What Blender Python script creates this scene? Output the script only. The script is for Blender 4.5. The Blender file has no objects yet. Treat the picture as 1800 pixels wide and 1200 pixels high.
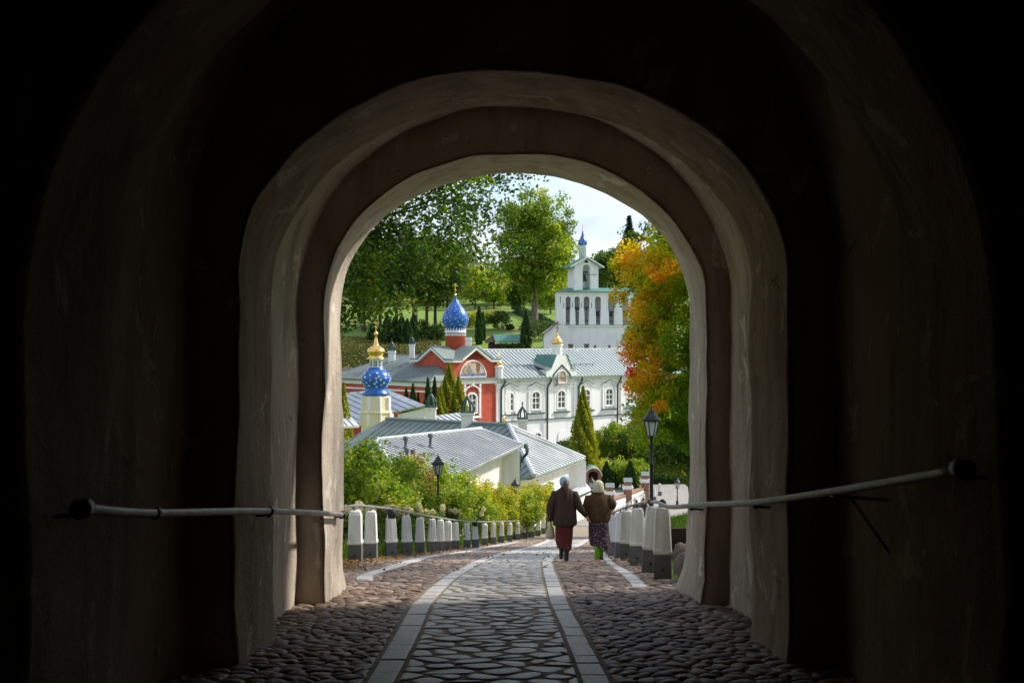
import bpy, math, random
import numpy as np
from mathutils import Vector, noise, Matrix
R = math.radians
SC = bpy.context.scene
COL = SC.collection
random.seed(7)

# ------------------------------------------------------------------ camera, sky, sun, exposure
cam_d = bpy.data.cameras.new('camera'); cam_d.sensor_width = 36; cam_d.lens = 40
cam_d.clip_start = 0.05; cam_d.clip_end = 4000
cam = bpy.data.objects.new('camera', cam_d); COL.objects.link(cam)
cam.location = (0, 0, 0); cam.rotation_euler = (R(90), 0, 0)
SC.camera = cam

SUN_AZ, SUN_EL = 66, 40            # azimuth clockwise from +Y (to the right of the view)
W = bpy.data.worlds.new('World'); SC.world = W; W.use_nodes = True
nt = W.node_tree; nt.nodes.clear()
def wn(t, **k):
    n = nt.nodes.new(t)
    for a, b in k.items(): setattr(n, a, b)
    return n
out = wn('ShaderNodeOutputWorld'); bg = wn('ShaderNodeBackground')
sky = wn('ShaderNodeTexSky', sky_type='NISHITA'); sky.sun_disc = False
sky.sun_elevation = R(SUN_EL); sky.sun_rotation = R(SUN_AZ); sky.air_density = 1.0; sky.dust_density = 1.5
tc = wn('ShaderNodeTexCoord'); sep = wn('ShaderNodeSeparateXYZ')
nt.links.new(tc.outputs['Generated'], sep.inputs[0])
addz = wn('ShaderNodeMath', operation='ADD'); addz.inputs[1].default_value = 0.30
absz = wn('ShaderNodeMath', operation='ABSOLUTE')
nt.links.new(sep.outputs[2], absz.inputs[0]); nt.links.new(absz.outputs[0], addz.inputs[0])
dvx = wn('ShaderNodeMath', operation='DIVIDE'); dvy = wn('ShaderNodeMath', operation='DIVIDE')
nt.links.new(sep.outputs[0], dvx.inputs[0]); nt.links.new(addz.outputs[0], dvx.inputs[1])
nt.links.new(sep.outputs[1], dvy.inputs[0]); nt.links.new(addz.outputs[0], dvy.inputs[1])
cmb = wn('ShaderNodeCombineXYZ')
nt.links.new(dvx.outputs[0], cmb.inputs[0]); nt.links.new(dvy.outputs[0], cmb.inputs[1])
ns = wn('ShaderNodeTexNoise'); ns.inputs['Scale'].default_value = 2.1; ns.inputs['Detail'].default_value = 7
ns.inputs['Roughness'].default_value = 0.58; ns.inputs['Distortion'].default_value = 0.25
mp = wn('ShaderNodeMapping'); mp.inputs['Location'].default_value = (3.35, 1.2, 0)
nt.links.new(cmb.outputs[0], mp.inputs[0]); nt.links.new(mp.outputs[0], ns.inputs['Vector'])
rp = wn('ShaderNodeValToRGB'); rp.color_ramp.elements[0].position = 0.42; rp.color_ramp.elements[1].position = 0.60
nt.links.new(ns.outputs['Fac'], rp.inputs[0])
skm = wn('ShaderNodeVectorMath', operation='SCALE'); skm.inputs['Scale'].default_value = 0.10
nt.links.new(sky.outputs[0], skm.inputs[0])
mx = wn('ShaderNodeMix', data_type='RGBA')
ns2 = wn('ShaderNodeTexNoise'); ns2.inputs['Scale'].default_value = 3.4; ns2.inputs['Detail'].default_value = 6
nt.links.new(mp.outputs[0], ns2.inputs['Vector'])
rp2 = wn('ShaderNodeValToRGB'); e2_ = rp2.color_ramp.elements; e2_[0].position = .36; e2_[1].position = .62
e2_[0].color = (.37, .43, .53, 1); e2_[1].color = (.62, .64, .67, 1)
nt.links.new(ns2.outputs['Fac'], rp2.inputs[0]); nt.links.new(rp2.outputs[0], mx.inputs['B'])
nt.links.new(rp.outputs[0], mx.inputs['Factor']); nt.links.new(skm.outputs[0], mx.inputs['A'])
nt.links.new(mx.outputs['Result'], bg.inputs[0]); bg.inputs[1].default_value = 1.0
nt.links.new(bg.outputs[0], out.inputs[0])

sl = bpy.data.lights.new('sun', 'SUN'); sl.energy = 2.7; sl.angle = R(4); sl.color = (1.0, 0.93, 0.82)
so = bpy.data.objects.new('sun', sl); COL.objects.link(so)
SUNV = Vector((math.sin(R(SUN_AZ))*math.cos(R(SUN_EL)), math.cos(R(SUN_AZ))*math.cos(R(SUN_EL)), math.sin(R(SUN_EL))))
so.rotation_euler = SUNV.to_track_quat('Z', 'Y').to_euler(); so.location = SUNV*60
SC.view_settings.view_transform = 'Standard'; SC.view_settings.look = 'None'
SC.view_settings.exposure = 1.08; SC.view_settings.gamma = 1
SC.cycles.use_denoising = True
SC.cycles.max_bounces = 10; SC.cycles.diffuse_bounces = 6; SC.cycles.transmission_bounces = 6
SC.cycles.transparent_max_bounces = 8
SC.cycles.sample_clamp_indirect = 6

# ------------------------------------------------------------------ helpers
F = 2000.0
def P(u, v, d):                       # photo pixel at a known depth
    return Vector(((u-900)/F*d, d, (600-v)/F*d))
def MAT(name, col, rough=0.8, col2=None, scale=4.0, detail=5, bump=0.0, bscale=25.0, metal=0.0, lo=0.35, hi=0.65,
        stretch=(1, 1, 1), spec=0.4, col3=None, s3=1.0):
    m = bpy.data.materials.new(name); m.use_nodes = True
    t = m.node_tree; b = t.nodes['Principled BSDF']
    b.inputs['Roughness'].default_value = rough; b.inputs['Metallic'].default_value = metal
    b.inputs['Specular IOR Level'].default_value = spec
    c2 = col2 or tuple(c*0.72 for c in col)
    tcn = t.nodes.new('ShaderNodeTexCoord'); mpn = t.nodes.new('ShaderNodeMapping'); mpn.inputs['Scale'].default_value = stretch
    t.links.new(tcn.outputs['Object'], mpn.inputs[0])
    n = t.nodes.new('ShaderNodeTexNoise'); n.inputs['Scale'].default_value = scale; n.inputs['Detail'].default_value = detail
    t.links.new(mpn.outputs[0], n.inputs['Vector'])
    r = t.nodes.new('ShaderNodeValToRGB'); e = r.color_ramp.elements
    e[0].position = lo; e[1].position = hi; e[0].color = (*col, 1); e[1].color = (*c2, 1)
    t.links.new(n.outputs['Fac'], r.inputs[0]); last = r.outputs[0]
    if col3:
        n3 = t.nodes.new('ShaderNodeTexNoise'); n3.inputs['Scale'].default_value = s3; n3.inputs['Detail'].default_value = 6
        t.links.new(tcn.outputs['Object'], n3.inputs['Vector'])
        r3 = t.nodes.new('ShaderNodeValToRGB'); r3.color_ramp.elements[0].position = .56; r3.color_ramp.elements[1].position = .64
        t.links.new(n3.outputs['Fac'], r3.inputs[0])
        q = t.nodes.new('ShaderNodeMix'); q.data_type = 'RGBA'; q.inputs['B'].default_value = (*col3, 1)
        t.links.new(r3.outputs[0], q.inputs['Factor']); t.links.new(last, q.inputs['A']); last = q.outputs['Result']
    t.links.new(last, b.inputs['Base Color'])
    if bump:
        nb = t.nodes.new('ShaderNodeTexNoise'); nb.inputs['Scale'].default_value = bscale; nb.inputs['Detail'].default_value = 6
        t.links.new(mpn.outputs[0], nb.inputs['Vector'])
        bp = t.nodes.new('ShaderNodeBump'); bp.inputs['Strength'].default_value = bump; bp.inputs['Distance'].default_value = 0.02
        t.links.new(nb.outputs['Fac'], bp.inputs['Height']); t.links.new(bp.outputs[0], b.inputs['Normal'])
    return m
def LEAF(name, stops, trans=0.45, rough=0.45):
    m = bpy.data.materials.new(name); m.use_nodes = True
    t = m.node_tree; b = t.nodes['Principled BSDF']; o = t.nodes['Material Output']
    a = t.nodes.new('ShaderNodeAttribute'); a.attribute_name = 'tint'
    r = t.nodes.new('ShaderNodeValToRGB'); el = r.color_ramp.elements
    for i, (p, c) in enumerate(stops):
        q = el[i] if i < 2 else el.new(p)
        q.position = p; q.color = (*c, 1)
    t.links.new(a.outputs['Fac'], r.inputs[0]); t.links.new(r.outputs[0], b.inputs['Base Color'])
    b.inputs['Roughness'].default_value = rough; b.inputs['Specular IOR Level'].default_value = 0.3
    tr = t.nodes.new('ShaderNodeBsdfTranslucent')
    hs = t.nodes.new('ShaderNodeHueSaturation'); hs.inputs['Saturation'].default_value = 1.12; hs.inputs['Value'].default_value = 1.5
    t.links.new(r.outputs[0], hs.inputs['Color']); t.links.new(hs.outputs[0], tr.inputs['Color'])
    ms = t.nodes.new('ShaderNodeMixShader'); ms.inputs[0].default_value = trans
    t.links.new(b.outputs[0], ms.inputs[1]); t.links.new(tr.outputs[0], ms.inputs[2]); t.links.new(ms.outputs[0], o.inputs[0])
    return m
ORG = {}
def reg(o, parent, origin):
    COL.objects.link(o)
    if parent is not None: o.parent = parent
    ORG[o.name] = origin
    return o
def setp(o, label=None, cat=None, group=None, kind=None):
    if label: o['label'] = label
    if cat: o['category'] = cat
    if group: o['group'] = group
    if kind: o['kind'] = kind
    return o
def thing(name, label, cat, loc=(0, 0, 0), group=None):
    o = bpy.data.objects.new(name, None); o.empty_display_size = 0.2
    o.location = loc; reg(o, None, Vector(loc)); return setp(o, label, cat, group)
def raw(name, verts, faces, mat, parent=None, smooth=False, origin=None, tint=None):
    """verts in world coordinates; the object's origin is its parent's (or 'origin')"""
    og = ORG[parent.name] if parent is not None else Vector(origin if origin is not None else (0, 0, 0))
    me = bpy.data.meshes.new(name)
    v = np.asarray(verts, dtype=np.float64).reshape(-1, 3) - np.array(og)
    if isinstance(faces, np.ndarray):
        k = faces.shape[1]; nf = len(faces)
        me.vertices.add(len(v)); me.vertices.foreach_set('co', v.ravel())
        me.loops.add(nf*k); me.loops.foreach_set('vertex_index', faces.ravel().astype(np.int32))
        me.polygons.add(nf); me.polygons.foreach_set('loop_start', np.arange(0, nf*k, k, dtype=np.int32))
        me.polygons.foreach_set('loop_total', np.full(nf, k, dtype=np.int32))
        me.update(calc_edges=True)
    else:
        me.from_pydata([tuple(x) for x in v], [], faces)
    if tint is not None:
        at = me.attributes.new('tint', 'FLOAT', 'POINT'); at.data.foreach_set('value', np.asarray(tint, dtype=np.float32))
    if smooth: me.polygons.foreach_set('use_smooth', [True]*len(me.polygons))
    me.materials.append(mat); me.validate()
    o = bpy.data.objects.new(name, me)
    if parent is None: o.location = og
    return reg(o, parent, og)
class MB:
    def __init__(s, tf=None): s.v = []; s.f = []; s.tf = tf
    def add(s, vs, fs):
        n = len(s.v)
        s.v += [tuple(s.tf(*p)) if s.tf else tuple(p) for p in vs]
        s.f += [tuple(i+n for i in f) for f in fs]; return s
    def box(s, x0, x1, y0, y1, z0, z1):
        return s.add([(x0,y0,z0),(x1,y0,z0),(x1,y1,z0),(x0,y1,z0),(x0,y0,z1),(x1,y0,z1),(x1,y1,z1),(x0,y1,z1)],
                     [(0,3,2,1),(4,5,6,7),(0,1,5,4),(1,2,6,5),(2,3,7,6),(3,0,4,7)])
    def frustum(s, c, z0, z1, a0, b0, a1, b1):
        x, y = c
        return s.add([(x-a0,y-b0,z0),(x+a0,y-b0,z0),(x+a0,y+b0,z0),(x-a0,y+b0,z0),(x-a1,y-b1,z1),(x+a1,y-b1,z1),(x+a1,y+b1,z1),(x-a1,y+b1,z1)],
                     [(0,3,2,1),(4,5,6,7),(0,1,5,4),(1,2,6,5),(2,3,7,6),(3,0,4,7)])
    def extr(s, poly, d):               # polygon of 3-D points pushed along vector d
        n = len(poly); d = Vector(d)
        vs = [Vector(p) for p in poly] + [Vector(p)+d for p in poly]
        return s.add(vs, [tuple(range(n-1,-1,-1)), tuple(range(n,2*n))] + [(i,(i+1)%n,n+(i+1)%n,n+i) for i in range(n)])
    def tube(s, pts, rad, n=8, caps=True):
        pts = [Vector(p) for p in pts]; m = len(pts)
        if not isinstance(rad, (list, tuple)): rad = [rad]*m
        vs = []; up = Vector((0, 0, 1)); prev = None
        for i, p in enumerate(pts):
            t = (pts[min(i+1,m-1)]-pts[max(i-1,0)])
            t = t.normalized() if t.length > 1e-9 else Vector((0,0,1))
            a = prev if prev is not None else (up if abs(t.z) < .9 else Vector((1,0,0)))
            x = (a - t*a.dot(t))
            if x.length < 1e-6: x = t.orthogonal()
            x.normalize(); prev = x; y = t.cross(x)
            for k in range(n):
                q = 2*math.pi*k/n
                vs.append(p + (x*math.cos(q)+y*math.sin(q))*rad[i])
        fs = [(i*n+k, i*n+(k+1)%n, (i+1)*n+(k+1)%n, (i+1)*n+k) for i in range(m-1) for k in range(n)]
        if caps: fs += [tuple(range(n-1,-1,-1)), tuple(range((m-1)*n, m*n))]
        return s.add(vs, fs)
    def lathe(s, prof, c, n=24, sq=None, ph=0):
        vs = []; m = len(prof)
        for r, z in prof:
            for k in range(n):
                a = 2*math.pi*k/n + ph
                vs.append((c[0]+r*math.cos(a), c[1]+r*math.sin(a), c[2]+z))
        fs = [(i*n+k, i*n+(k+1)%n, (i+1)*n+(k+1)%n, (i+1)*n+k) for i in range(m-1) for k in range(n)]
        fs += [tuple(range(n-1,-1,-1)), tuple(range((m-1)*n, m*n))]
        return s.add(vs, fs)
    def build(s, name, mat, parent=None, smooth=False, origin=None): return raw(name, s.v, s.f, mat, parent, smooth, origin)
def children(o): return [c for c in bpy.data.objects if c.parent == o]
def copy_tree(o, parent=None, kids=None):
    c = o.copy(); COL.objects.link(c)
    if parent is not None: c.parent = parent
    for ch in (kids or KIDS)(o): copy_tree(ch, c)
    return c
_kc = {}
def KIDS(o):
    if o.name not in _kc: _kc[o.name] = children(o)
    return _kc[o.name]
def nz(p, s, a):
    return noise.noise_vector(Vector(p)*s)*a

# ------------------------------------------------------------------ materials
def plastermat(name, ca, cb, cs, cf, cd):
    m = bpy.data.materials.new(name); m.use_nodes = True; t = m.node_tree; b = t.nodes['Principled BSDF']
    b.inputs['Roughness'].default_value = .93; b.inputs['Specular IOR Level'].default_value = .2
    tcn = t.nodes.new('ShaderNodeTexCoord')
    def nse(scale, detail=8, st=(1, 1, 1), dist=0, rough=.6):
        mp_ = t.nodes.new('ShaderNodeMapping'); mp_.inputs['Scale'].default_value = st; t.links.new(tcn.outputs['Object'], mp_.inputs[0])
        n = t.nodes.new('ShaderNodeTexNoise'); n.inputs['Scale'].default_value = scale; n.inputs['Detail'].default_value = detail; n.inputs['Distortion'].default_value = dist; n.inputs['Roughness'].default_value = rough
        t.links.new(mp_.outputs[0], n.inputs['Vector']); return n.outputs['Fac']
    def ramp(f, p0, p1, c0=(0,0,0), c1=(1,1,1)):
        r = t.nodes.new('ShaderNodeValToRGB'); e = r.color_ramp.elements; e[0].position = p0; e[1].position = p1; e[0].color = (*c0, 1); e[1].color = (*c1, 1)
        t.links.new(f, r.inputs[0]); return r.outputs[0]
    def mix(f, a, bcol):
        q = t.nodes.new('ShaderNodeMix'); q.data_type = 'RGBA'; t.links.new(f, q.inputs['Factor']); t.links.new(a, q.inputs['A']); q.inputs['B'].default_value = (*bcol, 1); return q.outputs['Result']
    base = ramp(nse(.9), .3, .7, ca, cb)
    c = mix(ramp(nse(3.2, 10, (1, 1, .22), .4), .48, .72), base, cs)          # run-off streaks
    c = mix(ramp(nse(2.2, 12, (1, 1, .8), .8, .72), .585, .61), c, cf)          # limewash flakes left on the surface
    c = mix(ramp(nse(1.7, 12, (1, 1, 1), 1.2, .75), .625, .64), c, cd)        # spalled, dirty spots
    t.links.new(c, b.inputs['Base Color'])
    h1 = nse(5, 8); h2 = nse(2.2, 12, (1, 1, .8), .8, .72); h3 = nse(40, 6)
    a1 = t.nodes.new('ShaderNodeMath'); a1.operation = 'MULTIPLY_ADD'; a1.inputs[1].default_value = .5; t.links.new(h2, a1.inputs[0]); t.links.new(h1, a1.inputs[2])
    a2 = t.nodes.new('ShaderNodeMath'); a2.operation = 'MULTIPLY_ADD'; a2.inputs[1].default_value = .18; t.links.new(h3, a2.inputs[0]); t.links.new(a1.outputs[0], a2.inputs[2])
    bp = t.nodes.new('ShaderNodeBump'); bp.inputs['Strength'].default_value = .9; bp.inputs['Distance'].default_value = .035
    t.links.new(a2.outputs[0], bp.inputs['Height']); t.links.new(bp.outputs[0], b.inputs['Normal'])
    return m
M_plaster = plastermat('brown_plaster_shaded', (.34,.27,.20), (.25,.195,.145), (.16,.125,.095), (.44,.365,.285), (.15,.115,.09))  # plaster darkens stage by stage inward; daylight fall-off is put into the colour
M_plaster_mid = plastermat('beige_plaster_half_shaded', (.48,.385,.295), (.36,.285,.215), (.24,.19,.145), (.60,.52,.43), (.20,.165,.13))
M_plaster_front = plastermat('whitewash_daylit', (.60,.52,.435), (.46,.395,.33), (.32,.27,.22), (.72,.66,.59), (.28,.24,.20))
M_plaster_out = MAT('lime_wash_outside', (.62,.58,.52), .9, (.45,.42,.38), 2.0, 7, .4, 12)
M_white = MAT('white_limewash', (.84,.83,.82), .85, (.69,.68,.665), 1.1, 10, .35, 7, stretch=(1,1,.4), lo=.45, hi=.78)
M_offwhite = MAT('cream_wall_paint', (.82,.79,.73), .85, (.66,.62,.55), 1.6, 9, .2, 9, stretch=(1,1,.25), lo=.42, hi=.75)
M_red = MAT('red_wall_paint', (.55,.095,.05), .8, (.45,.07,.04), 1.8, 7, .3, 10)
M_roof = MAT('zinc_sheet_roof', (.65,.68,.70), .42, (.47,.495,.51), .7, 9, .05, 3, metal=.35)
M_roof_g = MAT('grey_green_sheet_roof', (.25,.30,.28), .5, (.20,.25,.23), .7, 5, .05, 3, metal=.3)
M_seam = MAT('roof_seam', (.25,.265,.27), .5, (.17,.185,.19), 2, metal=.3)
M_green_r = MAT('green_sheet_roof', (.09,.25,.20), .5, (.07,.19,.15), 1.5, 5)
M_greenm = MAT('dark_green_metal', (.02,.06,.05), .45, (.03,.075,.06), 8)
M_glass = MAT('window_glass', (.05,.055,.06), .08, (.10,.10,.10), .7, spec=.8)
M_blue = MAT('blue_dome_paint', (.008,.12,.47), .25, (.006,.09,.38), 2.5, spec=.6)
M_gold = MAT('gilded_metal', (.95,.62,.20), .18, (.85,.52,.15), 3, metal=1)
M_star = MAT('white_star_paint', (.82,.84,.86), .5)
M_bell = MAT('bell_bronze', (.10,.12,.10), .45, (.05,.07,.06), 3, metal=.8)
M_iron = MAT('black_iron', (.016,.016,.017), .45, (.028,.027,.026), 12)
M_pipe = MAT('weathered_steel_pipe', (.34,.33,.31), .5, (.22,.21,.195), 9, 6, metal=.5)
M_bolw = MAT('chalky_white_paint', (.74,.73,.71), .85, (.50,.475,.43), 4, 9, .35, 30, stretch=(1,1,.35), lo=.45, hi=.75)
M_bold = MAT('dark_grey_paint', (.115,.12,.13), .8, (.17,.155,.135), 5, 9, .35, 30, lo=.5, hi=.8)
def vary(m):
    t = m.node_tree; oi = t.nodes.new('ShaderNodeObjectInfo'); sc_ = t.nodes.new('ShaderNodeMath'); sc_.operation = 'MULTIPLY'; sc_.inputs[1].default_value = 37
    t.links.new(oi.outputs['Random'], sc_.inputs[0])
    for n in t.nodes:
        if n.type == 'MAPPING': t.links.new(sc_.outputs[0], n.inputs['Location'])
for m_ in (M_bolw, M_bold): vary(m_)
M_lampg = MAT('frosted_lamp_glass', (.55,.57,.58), .25, (.42,.44,.45), 3)
M_brick = MAT('orange_brick', (.36,.19,.125), .85, (.25,.125,.085), 6, 5, .4, 20)
M_granite = MAT('granite_kerb', (.62,.60,.58), .5, (.50,.485,.465), 22, 8, .35, 60)
M_slab = MAT('worn_paving_stone', (.52,.50,.48), .42, (.39,.37,.35), 9, 8, .35, 45)
M_mortar = MAT('sandy_joint', (.36,.29,.22), .95, (.20,.16,.12), 14, 8, .6, 60)
M_bark = MAT('bark', (.075,.058,.043), .95, (.04,.032,.025), 7, 8, .7, 12, stretch=(1,1,.25))
M_bark_l = MAT('grey_bark', (.20,.165,.13), .95, (.11,.09,.07), 5, 8, .7, 10, stretch=(1,1,.25))
M_wood = MAT('dark_timber', (.06,.035,.025), .9, (.035,.02,.015), 5, 6)
M_boulder = MAT('field_stone', (.20,.15,.12), .85, (.11,.09,.075), 5, 8, .6, 18)
M_asphalt = MAT('pale_gravel_plaza', (.33,.30,.285), .9, (.24,.22,.20), 3, 8, .3, 25)
def cobmat():
    m = MAT('cobble', (.29,.23,.185), .55, (.165,.13,.11), 11, 8, .5, 40)
    t = m.node_tree; b = t.nodes['Principled BSDF']
    a = t.nodes.new('ShaderNodeAttribute'); a.attribute_name = 'tint'
    oi = t.nodes.new('ShaderNodeObjectInfo')
    r = t.nodes.new('ShaderNodeValToRGB'); el = r.color_ramp.elements
    el[0].color = (.5,.5,.52,1); el[1].color = (1.9,1.8,1.7,1); q = el.new(.3); q.color = (.85,.70,.60,1); q = el.new(.55); q.color = (1.15,.95,.85,1); q = el.new(.75); q.color = (1.2,1.15,1.18,1)
    t.links.new(a.outputs['Fac'], r.inputs[0])
    src = b.inputs['Base Color'].links[0].from_socket
    mm = t.nodes.new('ShaderNodeMix'); mm.data_type = 'RGBA'; mm.blend_type = 'MULTIPLY'; mm.inputs['Factor'].default_value = 1
    t.links.new(src, mm.inputs['A']); t.links.new(r.outputs[0], mm.inputs['B']); t.links.new(mm.outputs['Result'], b.inputs['Base Color'])
    return m
M_cob = cobmat()
def grassmat():
    m = MAT('grass_ground', (.11,.215,.02), .95, (.18,.245,.026), .25, 8, .8, 3, col3=(.13,.12,.035), s3=.05)
    return m
M_ground = grassmat()
L_green = LEAF('leaf_green', [(0,(.026,.06,.01)),(.55,(.075,.14,.014)),(.85,(.19,.22,.022)),(1,(.42,.28,.03))], .5)
L_mid = LEAF('leaf_mid_green', [(0,(.032,.07,.014)),(.6,(.085,.14,.022)),(1,(.22,.24,.045))], .45)
L_lime = LEAF('leaf_lime', [(0,(.07,.14,.015)),(.45,(.19,.28,.03)),(.8,(.36,.41,.06)),(1,(.52,.45,.10))], .5)
L_yel = LEAF('leaf_yellow', [(0,(.11,.18,.018)),(.4,(.30,.35,.035)),(.8,(.56,.48,.05)),(1,(.64,.42,.06))], .45)
L_pink = LEAF('leaf_pinkish', [(0,(.09,.13,.03)),(.5,(.30,.22,.07)),(1,(.50,.20,.13))], .4)
L_aut = LEAF('leaf_autumn', [(0,(.08,.17,.012)),(.30,(.25,.33,.018)),(.50,(.62,.44,.02)),(.72,(.72,.25,.03)),(1,(.68,.05,.035))], .6)
L_thuja = LEAF('thuja_green', [(0,(.015,.045,.014)),(.7,(.035,.085,.02)),(1,(.10,.14,.03))], .2, .6)
L_thujay = LEAF('thuja_golden', [(0,(.07,.11,.012)),(.5,(.22,.25,.025)),(1,(.45,.38,.06))], .4, .6)
L_fir = LEAF('fir_needles', [(0,(.012,.03,.016)),(1,(.03,.06,.03))], .15, .6)
L_grass = LEAF('grass_blade', [(0,(.05,.11,.012)),(.6,(.11,.20,.02)),(1,(.22,.23,.05))], .4)
L_fall = LEAF('fallen_leaf', [(0,(.10,.05,.025)),(.5,(.22,.11,.035)),(1,(.38,.25,.06))], .15, .7)
L_hyd = LEAF('hydrangea_bloom', [(0,(.55,.56,.30)),(.6,(.70,.64,.42)),(1,(.70,.50,.38))], .3, .7)

# ------------------------------------------------------------------ terrain
PY = [-40,-8,0,15.2,18.7,21.5,23.8,26.3,29.9,32.8,37.7,46.5,58.8,66.7,78,84,150,156,165,185,205,230,260,300,400,700,1500]
PZ = [2.5,-.78,-1.6,-3.16,-3.69,-4.15,-4.54,-4.97,-5.6,-6.1,-6.94,-8.4,-10.3,-11.4,-12.5,-12.6,-12.6,-5,-1.5,1.5,3.2,5,8,12,18,24,24]
_ty = np.arange(-40, 1500, .25); _tz = np.interp(_ty, PY, PZ)
_k = np.exp(-.5*(np.arange(-12, 13)*.25/.9)**2); _k /= _k.sum()
_tz[12:-12] = np.convolve(_tz, _k, 'valid')
def prof(y): return float(np.interp(y, _ty, _tz))
XLY = [-50,13,20.6,23.5,27.4,29.9,32.8,37.7,46.5,58.8,66.7,74,84,95]; XLX = [-2.6,-2.6,-2.83,-2.5,-2.52,-2.41,-2.31,-2.13,-1.84,-.06,1.67,3.7,7.4,12]
XRY = [-50,13,15.2,18.7,21.5,23.8,26.3,33,42,52,60,68,76]; XRX = [2.3,2.1,2.0,2.08,2.18,2.27,2.37,2.6,3.2,4.6,6.3,8.6,12]
def XL(y): return float(np.interp(y, XLY, XLX))
def XR(y): return float(np.interp(y, XRY, XRX))
def sst(a, b, x):
    t = min(1, max(0, (x-a)/(b-a))); return t*t*(3-2*t)
def T(x, y):
    z = prof(y)
    if 13.9 < y < 80:
        fade = 1 - sst(48, 74, y)
        dx = x - XR(y) - .32
        if dx > 0: z += fade*(min(dx*.85, .85) + sst(1, 9, dx)*1.9)
        dx = XL(y) - .45 - x
        if dx > 0: z -= fade*min(dx*.10, 1.2)
    if y > 150: z += sst(-10, -60, x)*1.5 + 6*(noise.noise(Vector((x*.012, y*.012, 3)))) * sst(200, 300, y)
    return z
def gp(u, v):                         # where a pixel's ray meets the road surface
    y = 7.0
    s = (600-v)/F
    while y < 95 and prof(y) < s*y: y += .02
    return Vector(((u-900)/F*y, y, prof(y)))

ys = np.concatenate([np.arange(-30, 6, 3), np.arange(6, 80, .8), np.arange(80, 150, 4), np.arange(150, 320, 3.5), np.array([340,380,450,560,700,900,1200,1480])])
xs = np.concatenate([np.array([-900,-600,-400,-280,-200,-150,-110,-85,-65,-50,-38,-28,-21,-16,-12.5]), np.arange(-10, 14, .6), np.array([15.5,18,21,25,30,37,46,58,75,95,125,170,240,350,600,900])])
gv = [(x, y, T(x, y) - (.07 if (XL(y)-.5 < x < XR(y)+.4 and y < 76) else 0)) for y in ys for x in xs]
nx = len(xs)
gf = np.array([(j*nx+i, j*nx+i+1, (j+1)*nx+i+1, (j+1)*nx+i) for j in range(len(ys)-1) for i in range(nx-1)])
ground = raw('ground', gv, gf, M_ground, smooth=True); setp(ground, 'grassy hillside and valley floor around the monastery', 'ground', kind='structure')

# road bed, its joints and the stones
ry = np.arange(-6, 76, .4); rv = []; 
for y in ry:
    a, b = XL(y)-.42, XR(y)+.34
    for k in range(9): rv.append((a+(b-a)*k/8, y, prof(y)+.003))
rf = np.array([(j*9+i, j*9+i+1, (j+1)*9+i+1, (j+1)*9+i) for j in range(len(ry)-1) for i in range(8)])
road = raw('road', rv, rf, M_mortar, smooth=True); setp(road, 'steep cobbled road curving down from the gateway', 'road', kind='structure')
def curve(pts):
    q = sorted([(gp(u, v).y, gp(u, v).x) for u, v in pts])
    return [a for a, b in q], [b for a, b in q]
cLo = curve([(645,1200),(689,1125),(721,1068),(745,1044),(809,1000),(868,975),(905,966),(960,950)])
cLi = curve([(695,1200),(733,1125),(760,1059),(828,1000),(885,975),(920,966),(968,950)])
cRi = curve([(1018,1185),(987,1105),(965,1056),(955,1012),(952,988),(961,977),(985,968),(1028,947)])
cRo = curve([(1069,1193),(1041,1142),(1007,1078),(990,1042),(975,1005),(970,988),(979,977),(1000,968),(1036,947)])
def ci(c, y): 
    if y < c[0][0]:
        s = (c[1][3]-c[1][0])/(c[0][3]-c[0][0]); return c[1][0] + s*(y-c[0][0])
    return float(np.interp(y, *c))
rng = np.random.default_rng(3)
def stone(poly, h, dome, top_in, tilt):
    """poly: list of (x,y) ring; returns verts, faces of a rounded stone sitting in the road"""
    n = len(poly); c = np.mean(poly, axis=0); vs = []; 
    for sc, zz in ((1.0, -.035), (1.0, h*.45), (top_in+.5*(1-top_in), h*.9), (top_in*.72, h+dome*.7)):
        for p in poly:
            q = c + (np.array(p)-c)*sc
            vs.append((q[0], q[1], prof(q[1]) + zz + tilt[0]*(q[0]-c[0]) + tilt[1]*(q[1]-c[1])))
    vs.append((c[0], c[1], prof(c[1])+h+dome))
    fs = []
    for r in range(3):
        for k in range(n):
            fs.append((r*n+k, r*n+(k+1) % n, (r+1)*n+(k+1) % n, (r+1)*n+k))
    for k in range(n): fs.append((3*n+k, 3*n+(k+1) % n, 4*n))
    return vs, fs
def clip(poly, nx_, ny_, d):
    o = []
    m = len(poly)
    for i in range(m):
        a, b = poly[i], poly[(i+1) % m]
        da = a[0]*nx_+a[1]*ny_-d; db = b[0]*nx_+b[1]*ny_-d
        if da <= 0: o.append(a)
        if (da < 0 < db) or (db < 0 < da):
            t = da/(da-db); o.append((a[0]+(b[0]-a[0])*t, a[1]+(b[1]-a[1])*t))
    return o
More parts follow.
